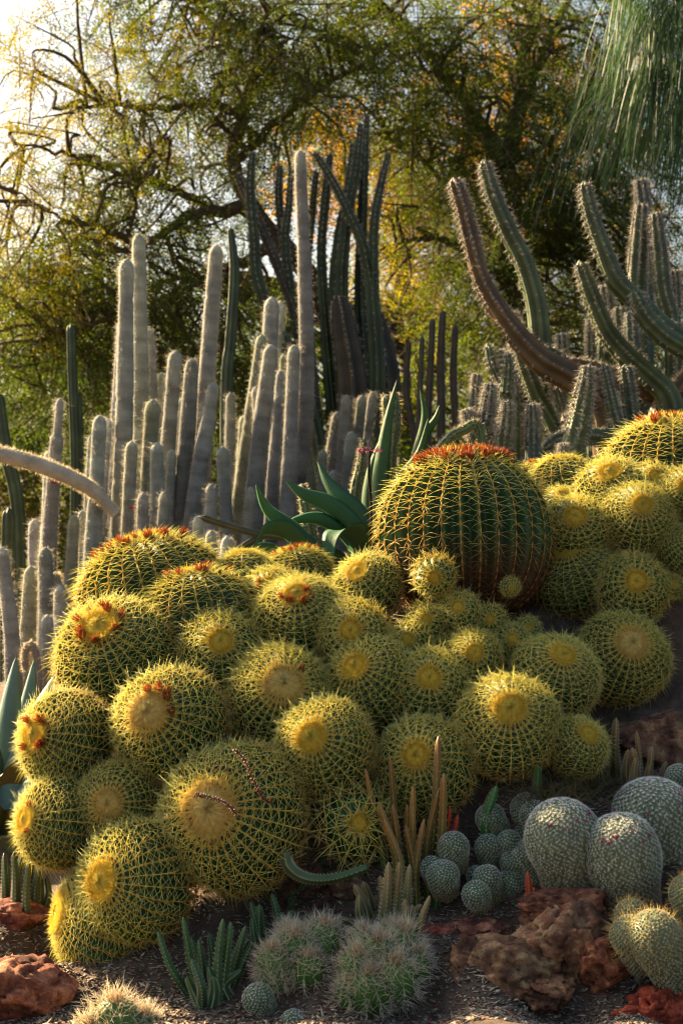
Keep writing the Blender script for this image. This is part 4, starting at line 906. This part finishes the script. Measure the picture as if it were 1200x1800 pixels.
# ------------------------------------------------------------------ trailing red succulent, dry grass, litter
def trailing(label,d,path,sz,c,seed):
    r=np.random.default_rng(seed); b=at(*path[0],d); e=empty('trailing_succulent',b,label,'succulent','red trailing succulents'); P=catmull([at(x,y,d) for x,y in path],40)-b
    mb=MB(); sweep(mb,P,np.full(40,sz*.3),ns=5,col=np.array(c)*.6); mb.build('stem',M['succ'],e)
    lm=MB(); n=70; i=np.linspace(0,39,n).astype(int); T,A,B=frames(P); a=np.arange(n)*1.571+r.normal(0,.2,n); N=A[i]*np.cos(a)[:,None]+B[i]*np.sin(a)[:,None]
    blobs(lm,P[i]+N*sz*.8,T[i],np.cross(T[i],N),N,sz*.6,sz*.6,sz*.9,np.array(c)*r.uniform(.7,1.3,(n,1))); tag(lm.build('leaves',M['succ'],e),kind='stuff')
trailing('red beaded succulent strand across the tan crown of the large barrel',4.72,[(343,1397),(362,1400),(385,1406),(402,1416),(416,1432)],.0062,(.11,.035,.03),1)
trailing('red beaded succulent strand hanging down the flank of the large barrel',4.74,[(412,1318),(430,1335),(440,1360),(452,1385),(462,1402),(480,1412)],.0062,(.16,.035,.022),2)
rr_=np.random.default_rng(9)
for k in range(12):
    x=rr_.uniform(505,590); y=rr_.uniform(1440,1580); trailing('reddish brown trailing succulent sprawling in the shade beside the large barrel',4.95+rr_.uniform(-.05,.05),[(x,y),(x+rr_.normal(0,10),y+15),(x+rr_.normal(0,16),y+34),(x+rr_.normal(0,22),y+55)],.007,(.13,.05,.03) if k%3 else (.06,.09,.03),20+k)
def grass_tuft(label,px,py,d,n,h,spr,c,seed):
    r=np.random.default_rng(seed); b=at(px,py,d); b[2]=gz(b[0],b[1])
    mb=MB(); P=r.normal(0,spr*.35,(n,3))*np.array([1,1,.0]); D=norm(np.stack([r.normal(0,.7,n),r.normal(-.2,.5,n),np.full(n,.8)],-1))
    spines(mb,P,D,h*r.uniform(.4,1.1,n),.0022,np.array(c)*.7,np.array(c)*r.uniform(.7,1.3,(n,1)),np.array([0,-.1,-.45])*r.uniform(.2,1.2,(n,1))); o=mb.build('dry_grass_tuft',M['needle']); o.location=Vector(b); tag(o,label,'grass',kind=None)
grass_tuft('dry straw-coloured grass tuft under the half buried barrel',975,1385,5.02,240,.17,.22,(.22,.17,.07),1)
grass_tuft('green-brown grass tuft beside the brown finger clump',1040,1370,5.1,160,.15,.2,(.16,.13,.05),2)
grass_tuft('tangle of pale dry grass at the foot of the strap leaves',690,985,6.6,160,.25,.2,(.28,.18,.10),3)
# wood chips
n=22000; r=np.random.default_rng(12); x=r.uniform(-1.35,1.35,n); y=4.15+1.25*r.random(n)**1.2; z=ground(x,y)+np.array([fbm((a*4,b_*4,3.1),5)*.018 for a,b_ in zip(x,y)])
a=r.uniform(0,6.283,n); T=norm(np.stack([np.cos(a),np.sin(a),r.normal(0,.28,n)],-1)); S=norm(np.cross(T,np.stack([r.normal(0,.35,n),r.normal(0,.35,n),np.ones(n)],-1))); N=np.cross(S,T)
lg=r.gamma(2.2,.0042,n)+.003; cc=np.array([.22,.17,.12])*r.lognormal(0,.45,(n,1)); pale=r.random(n)<.10; cc=np.where(pale[:,None],np.array([.42,.35,.26])*r.uniform(.6,1.1,(n,1)),cc); red=r.random(n)<.08; cc=np.where(red[:,None],np.array([.22,.06,.035]),cc)
mb=MB(); blobs(mb,np.stack([x,y,z+.003],-1),T,S,N,lg,np.minimum(lg*.35,.0055)+.001,.0018,np.clip(cc,.02,.6)); tag(mb.build('wood_chip_mulch',M['chip'],None,False),'brown wood chip mulch scattered over the soil','mulch',kind='stuff')
del n

# ------------------------------------------------------------------ trees
def make_spray(seed,ln,nfr,flen,nl,lw,drop):
    """one leafy branchlet in local space along +X: triangles of leaflets and the id of colour"""
    r=np.random.default_rng(seed); Vs=[]; cs=[]
    for k in range(nfr):
        t=(k+.5)/nfr; p=np.array([t*ln,0,-drop*t*t*ln]); sd=1 if k%2 else -1
        d=norm(np.array([.55+.3*r.normal(),sd*(.8+.3*r.normal()),r.normal(-.15,.4)])); q=norm(np.cross(d,[0,0,1.]+r.normal(0,.4,3)))
        u=(np.arange(nl)+.7)/nl
        for s2 in (-1,1):
            b=p+d*(u*flen)[:,None]; b[:,2]-=u*u*flen*.25
            dirv=norm(q*s2+d*.45+r.normal(0,.15,(nl,3))); L=lw*2.6*(1-.35*u)[:,None]*r.uniform(.75,1.2,(nl,1)); wv=norm(np.cross(dirv,np.cross(q,d)+r.normal(0,.3,(nl,3))))*lw*.5
            Vs.append(np.stack([b+dirv*L*.35-wv,b+dirv*L*.35+wv,b+dirv*L],1)); cs.append(np.full((nl,),t))
    return np.concatenate(Vs).reshape(-1,3)
SPR=[make_spray(s,.62,11,.17,7,.017,.35) for s in range(5)]
SPRB=[make_spray(s+20,.62,9,.16,4,.036,.3) for s in range(3)]
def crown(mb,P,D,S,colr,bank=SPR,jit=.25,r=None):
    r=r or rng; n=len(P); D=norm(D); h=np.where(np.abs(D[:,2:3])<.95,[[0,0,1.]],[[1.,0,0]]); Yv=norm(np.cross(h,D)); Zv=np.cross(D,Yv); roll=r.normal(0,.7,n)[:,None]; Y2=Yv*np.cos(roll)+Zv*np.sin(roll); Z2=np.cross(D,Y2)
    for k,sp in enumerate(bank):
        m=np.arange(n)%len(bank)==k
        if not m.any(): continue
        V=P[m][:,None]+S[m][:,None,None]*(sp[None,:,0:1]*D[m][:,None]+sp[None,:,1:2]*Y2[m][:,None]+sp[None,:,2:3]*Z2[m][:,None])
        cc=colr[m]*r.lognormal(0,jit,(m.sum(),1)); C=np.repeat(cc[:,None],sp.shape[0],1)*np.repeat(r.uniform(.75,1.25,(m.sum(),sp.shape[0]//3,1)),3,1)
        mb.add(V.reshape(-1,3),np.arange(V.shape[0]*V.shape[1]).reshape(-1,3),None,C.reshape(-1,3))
def tree(name,label,base,d,limbs,blobs_,group='trees behind the cacti',bank=SPR,seed=0,twigs=True,dens=1.0,size=(.8,1.3),hang=.35,trunkcol=(1,1,1)):
    r=np.random.default_rng(seed); b=at(base[0],base[1],d); b[2]=gz(b[0],b[1])-.1; e=empty(name,b,label,'tree',group)
    pts=[]
    for k,(path,w0,w1,dd) in enumerate(limbs):
        P=np.array([at(x,y,d+q) for (x,y),q in zip(path,np.linspace(dd[0],dd[1],len(path)))])
        if k==0: P=np.vstack([b+np.array([0,0,0]),P])
        n=30; PP=catmull(P,n)+np.concatenate([np.zeros((1,3)),r.normal(0,.012,(n-1,3))])
        mb=MB(); sweep(mb,PP-b,np.linspace(w0,w1,n)*.5/FPX*d,ns=8,col=trunkcol); mb.build('trunk' if k==0 else 'limb',M['bark'],e); pts.append(PP)
    pts=np.concatenate(pts); tw=MB(); lf=MB()
    for (x,y,rx,ry,dd,rz,num,colr) in blobs_:
        num=int(num*dens*DENS); c=at(x,y,d+dd); g_=r.normal(0,.5,(num,3)); g_=g_/np.maximum(1,np.linalg.norm(g_,axis=1,keepdims=True))
        P=c+g_*np.array([rx/FPX*d,rz,ry/FPX*d])
        P=P[P[:,2]>gz(c[0],c[1])+.2]; num=len(P)
        if num==0: continue
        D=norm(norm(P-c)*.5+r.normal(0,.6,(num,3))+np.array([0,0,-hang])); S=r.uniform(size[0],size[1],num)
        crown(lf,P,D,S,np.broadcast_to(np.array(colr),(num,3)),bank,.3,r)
        if twigs:
            for i in range(0,num,6):
                j=np.argmin(((pts-P[i])**2).sum(1)+r.random(len(pts))*.6); q=pts[j]; m_=(q+P[i])/2+np.array([r.normal(0,.12),r.normal(0,.12),.12]); ee=P[i]+D[i]*S[i]*.5
                sweep(tw,catmull([q,m_,P[i],ee],12)-b,np.linspace(.022,.005,12),ns=4,col=trunkcol,cap=False)
            for i in range(num): 
                sweep(tw,np.array([P[i],P[i]+D[i]*.3*S[i],P[i]+D[i]*.6*S[i]])-b,np.array([.006,.004,.002]),ns=3,col=trunkcol,cap=False)
    if tw.n: tag(tw.build('twigs',M['bark'],e),kind='stuff')
    V=[v-b for v in lf.V]; lf.V=V
    tag(lf.build('crown',M['leaf'],e),kind='stuff')
    return e
DENS=.58
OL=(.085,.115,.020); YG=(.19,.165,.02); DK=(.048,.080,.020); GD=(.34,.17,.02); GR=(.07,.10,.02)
tree('mesquite_tree','spreading feathery mesquite with arching limbs beside the bright sky',(610,880),13.0,[
 ([(600,760),(590,620),(545,490),(482,415),(432,345),(412,285),(425,205),(445,120),(470,20)],46,14,(0,-.2)),
 ([(500,430),(440,372),(380,370),(320,385),(255,430),(170,450)],30,8,(0,-.6)),
 ([(425,210),(370,180),(300,190),(200,185),(90,190)],18,5,(0,-.3)),([(412,290),(470,230),(540,170),(640,110),(720,60)],18,5,(0,.5)),
 ([(380,372),(300,330),(200,300),(110,270),(30,250)],16,4,(0,-.6)),([(255,430),(180,400),(100,380),(20,330)],12,3,(-.6,-.9)),
 ([(440,120),(380,60),(330,-20)],12,4,(0,0)),([(500,430),(400,470),(300,520),(200,560),(80,600)],24,6,(0,-.4))],
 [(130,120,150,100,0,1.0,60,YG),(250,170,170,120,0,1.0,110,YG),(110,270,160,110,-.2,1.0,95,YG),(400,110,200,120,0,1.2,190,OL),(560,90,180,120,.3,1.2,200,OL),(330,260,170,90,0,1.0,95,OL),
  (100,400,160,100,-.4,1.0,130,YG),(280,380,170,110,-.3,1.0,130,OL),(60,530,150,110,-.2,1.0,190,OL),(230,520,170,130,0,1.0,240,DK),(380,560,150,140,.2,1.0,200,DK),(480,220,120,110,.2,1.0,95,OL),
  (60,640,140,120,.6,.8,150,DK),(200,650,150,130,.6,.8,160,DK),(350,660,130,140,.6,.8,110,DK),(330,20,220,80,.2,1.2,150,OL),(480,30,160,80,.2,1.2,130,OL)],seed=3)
tree('shade_tree','dense dark green tree with forked trunk above the arching cereus',(900,860),14.0,[
 ([(905,700),(892,520),(882,340),(905,210),(922,100),(948,-20)],46,20,(0,0)),([(884,340),(858,240),(800,160),(740,80),(690,20)],30,8,(0,-.3)),([(908,200),(945,110),(985,30),(1010,-30)],26,8,(0,.2)),
 ([(890,480),(980,400),(1060,300),(1140,240)],22,6,(0,-.4)),([(890,500),(800,430),(740,420),(690,430)],20,5,(0,-.2)),([(858,240),(900,280),(960,250),(1030,170)],14,4,(0,.3)),([(870,420),(760,300),(690,250)],14,4,(0,.2))],
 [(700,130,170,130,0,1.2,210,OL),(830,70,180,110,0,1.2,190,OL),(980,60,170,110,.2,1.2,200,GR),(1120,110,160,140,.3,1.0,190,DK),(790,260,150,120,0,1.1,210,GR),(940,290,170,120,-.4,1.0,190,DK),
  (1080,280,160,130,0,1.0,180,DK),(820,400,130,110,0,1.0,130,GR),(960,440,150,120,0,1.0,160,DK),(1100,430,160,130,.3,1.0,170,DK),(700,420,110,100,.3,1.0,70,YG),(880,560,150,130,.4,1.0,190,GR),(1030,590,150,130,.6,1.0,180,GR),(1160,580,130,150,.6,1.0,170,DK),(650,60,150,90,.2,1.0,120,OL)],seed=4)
tree('autumn_tree','tree with orange and yellow leaves glowing through the gaps',(700,880),20.0,[([(720,700),(710,500),(720,300),(740,150)],40,12,(0,0)),([(712,480),(640,400),(600,330)],18,5,(0,0)),([(716,400),(800,300),(900,180)],18,5,(0,0))],
 [(640,300,110,110,0,1.0,130,GD),(760,450,130,130,0,1.2,200,(.30,.20,.03)),(920,140,150,120,0,1.2,200,GD),(860,330,160,140,0,1.2,170,(.30,.2,.03)),(560,290,90,90,0,1.0,60,GD),(760,620,180,160,0,1.2,260,(.26,.24,.03)),(1000,330,160,140,0,1.2,160,GD),(1050,500,150,130,0,1.2,150,(.22,.2,.03))],bank=SPRB,seed=5,hang=.2)
tree('weeping_tree_behind','shady olive tree filling the gaps beyond the grey columns',(180,900),18.0,[([(180,760),(190,620),(170,480),(200,380)],44,14,(0,0)),([(185,600),(100,520),(20,470)],18,5,(0,0)),([(178,560),(280,500),(380,470)],18,5,(0,0))],
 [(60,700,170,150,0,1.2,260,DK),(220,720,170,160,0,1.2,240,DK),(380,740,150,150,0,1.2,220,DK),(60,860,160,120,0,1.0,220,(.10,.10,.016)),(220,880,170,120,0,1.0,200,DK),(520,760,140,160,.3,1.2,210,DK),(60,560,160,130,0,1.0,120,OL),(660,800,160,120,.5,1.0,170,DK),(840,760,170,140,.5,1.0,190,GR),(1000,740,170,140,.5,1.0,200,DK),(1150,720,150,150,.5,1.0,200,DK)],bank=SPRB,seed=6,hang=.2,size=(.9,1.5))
# weeping needle branches
r=np.random.default_rng(21); b=at(1330,900,10.5); b[2]=gz(b[0],b[1])-.1
e=empty('weeping_needle_tree',b,'weeping tree with long pale green needle strands hanging at the frame edge','tree','trees behind the cacti')
mb=MB(); P=catmull([b,at(1330,500,10.5),at(1320,150,10.5),at(1290,-60,10.5)],24)-b; sweep(mb,P,np.linspace(.14,.06,24),ns=8); mb.build('trunk',M['bark'],e)
nd=MB(); tips=[]
for (sx,sy,ex,ey,dp) in [(1300,-40,1080,-30,10.0),(1310,60,1110,60,10.2),(1310,150,1140,130,10.0),(1310,260,1160,200,10.3),(1300,0,1150,10,9.8),(1310,200,1060,150,10.5)]:
    P=catmull([at(sx,sy,dp),at((sx+ex)/2,(sy+ey)/2-25,dp),at(ex,ey,dp)],26); mb=MB(); sweep(mb,P-b,np.linspace(.02,.005,26),ns=5); mb.build('limb',M['bark'],e)
    for k in range(22):
        p0=P[r.integers(5,26)]; sd=np.array([r.normal(-.25,.3),r.normal(0,.3),0]); LL=r.uniform(.4,.95); sh=r.uniform(.5,1.5)
        for q in range(13):
            p=p0+r.normal(0,.035,3); L=LL*r.uniform(.6,1.1); s0=sd+np.array([r.normal(0,.10),r.normal(0,.10),0]); m=9; u=np.linspace(0,1,m)[:,None]
            Q=p+s0*L*np.sqrt(u)+np.array([0,0,-1.])*L*u**1.5; S=norm(r.normal(size=3))*.0032; S[2]=0
            V=np.stack([Q-S,Q+S],1).reshape(-1,3)-b; i=np.arange(m-1)*2; nd.add(V,None,np.stack([i,i+1,i+3,i+2],-1),np.array([.055,.11,.05])*sh*r.uniform(.75,1.25))
tag(nd.build('needle_strands',M['needle'],e),kind='stuff')
print('objects',len(bpy.data.objects))
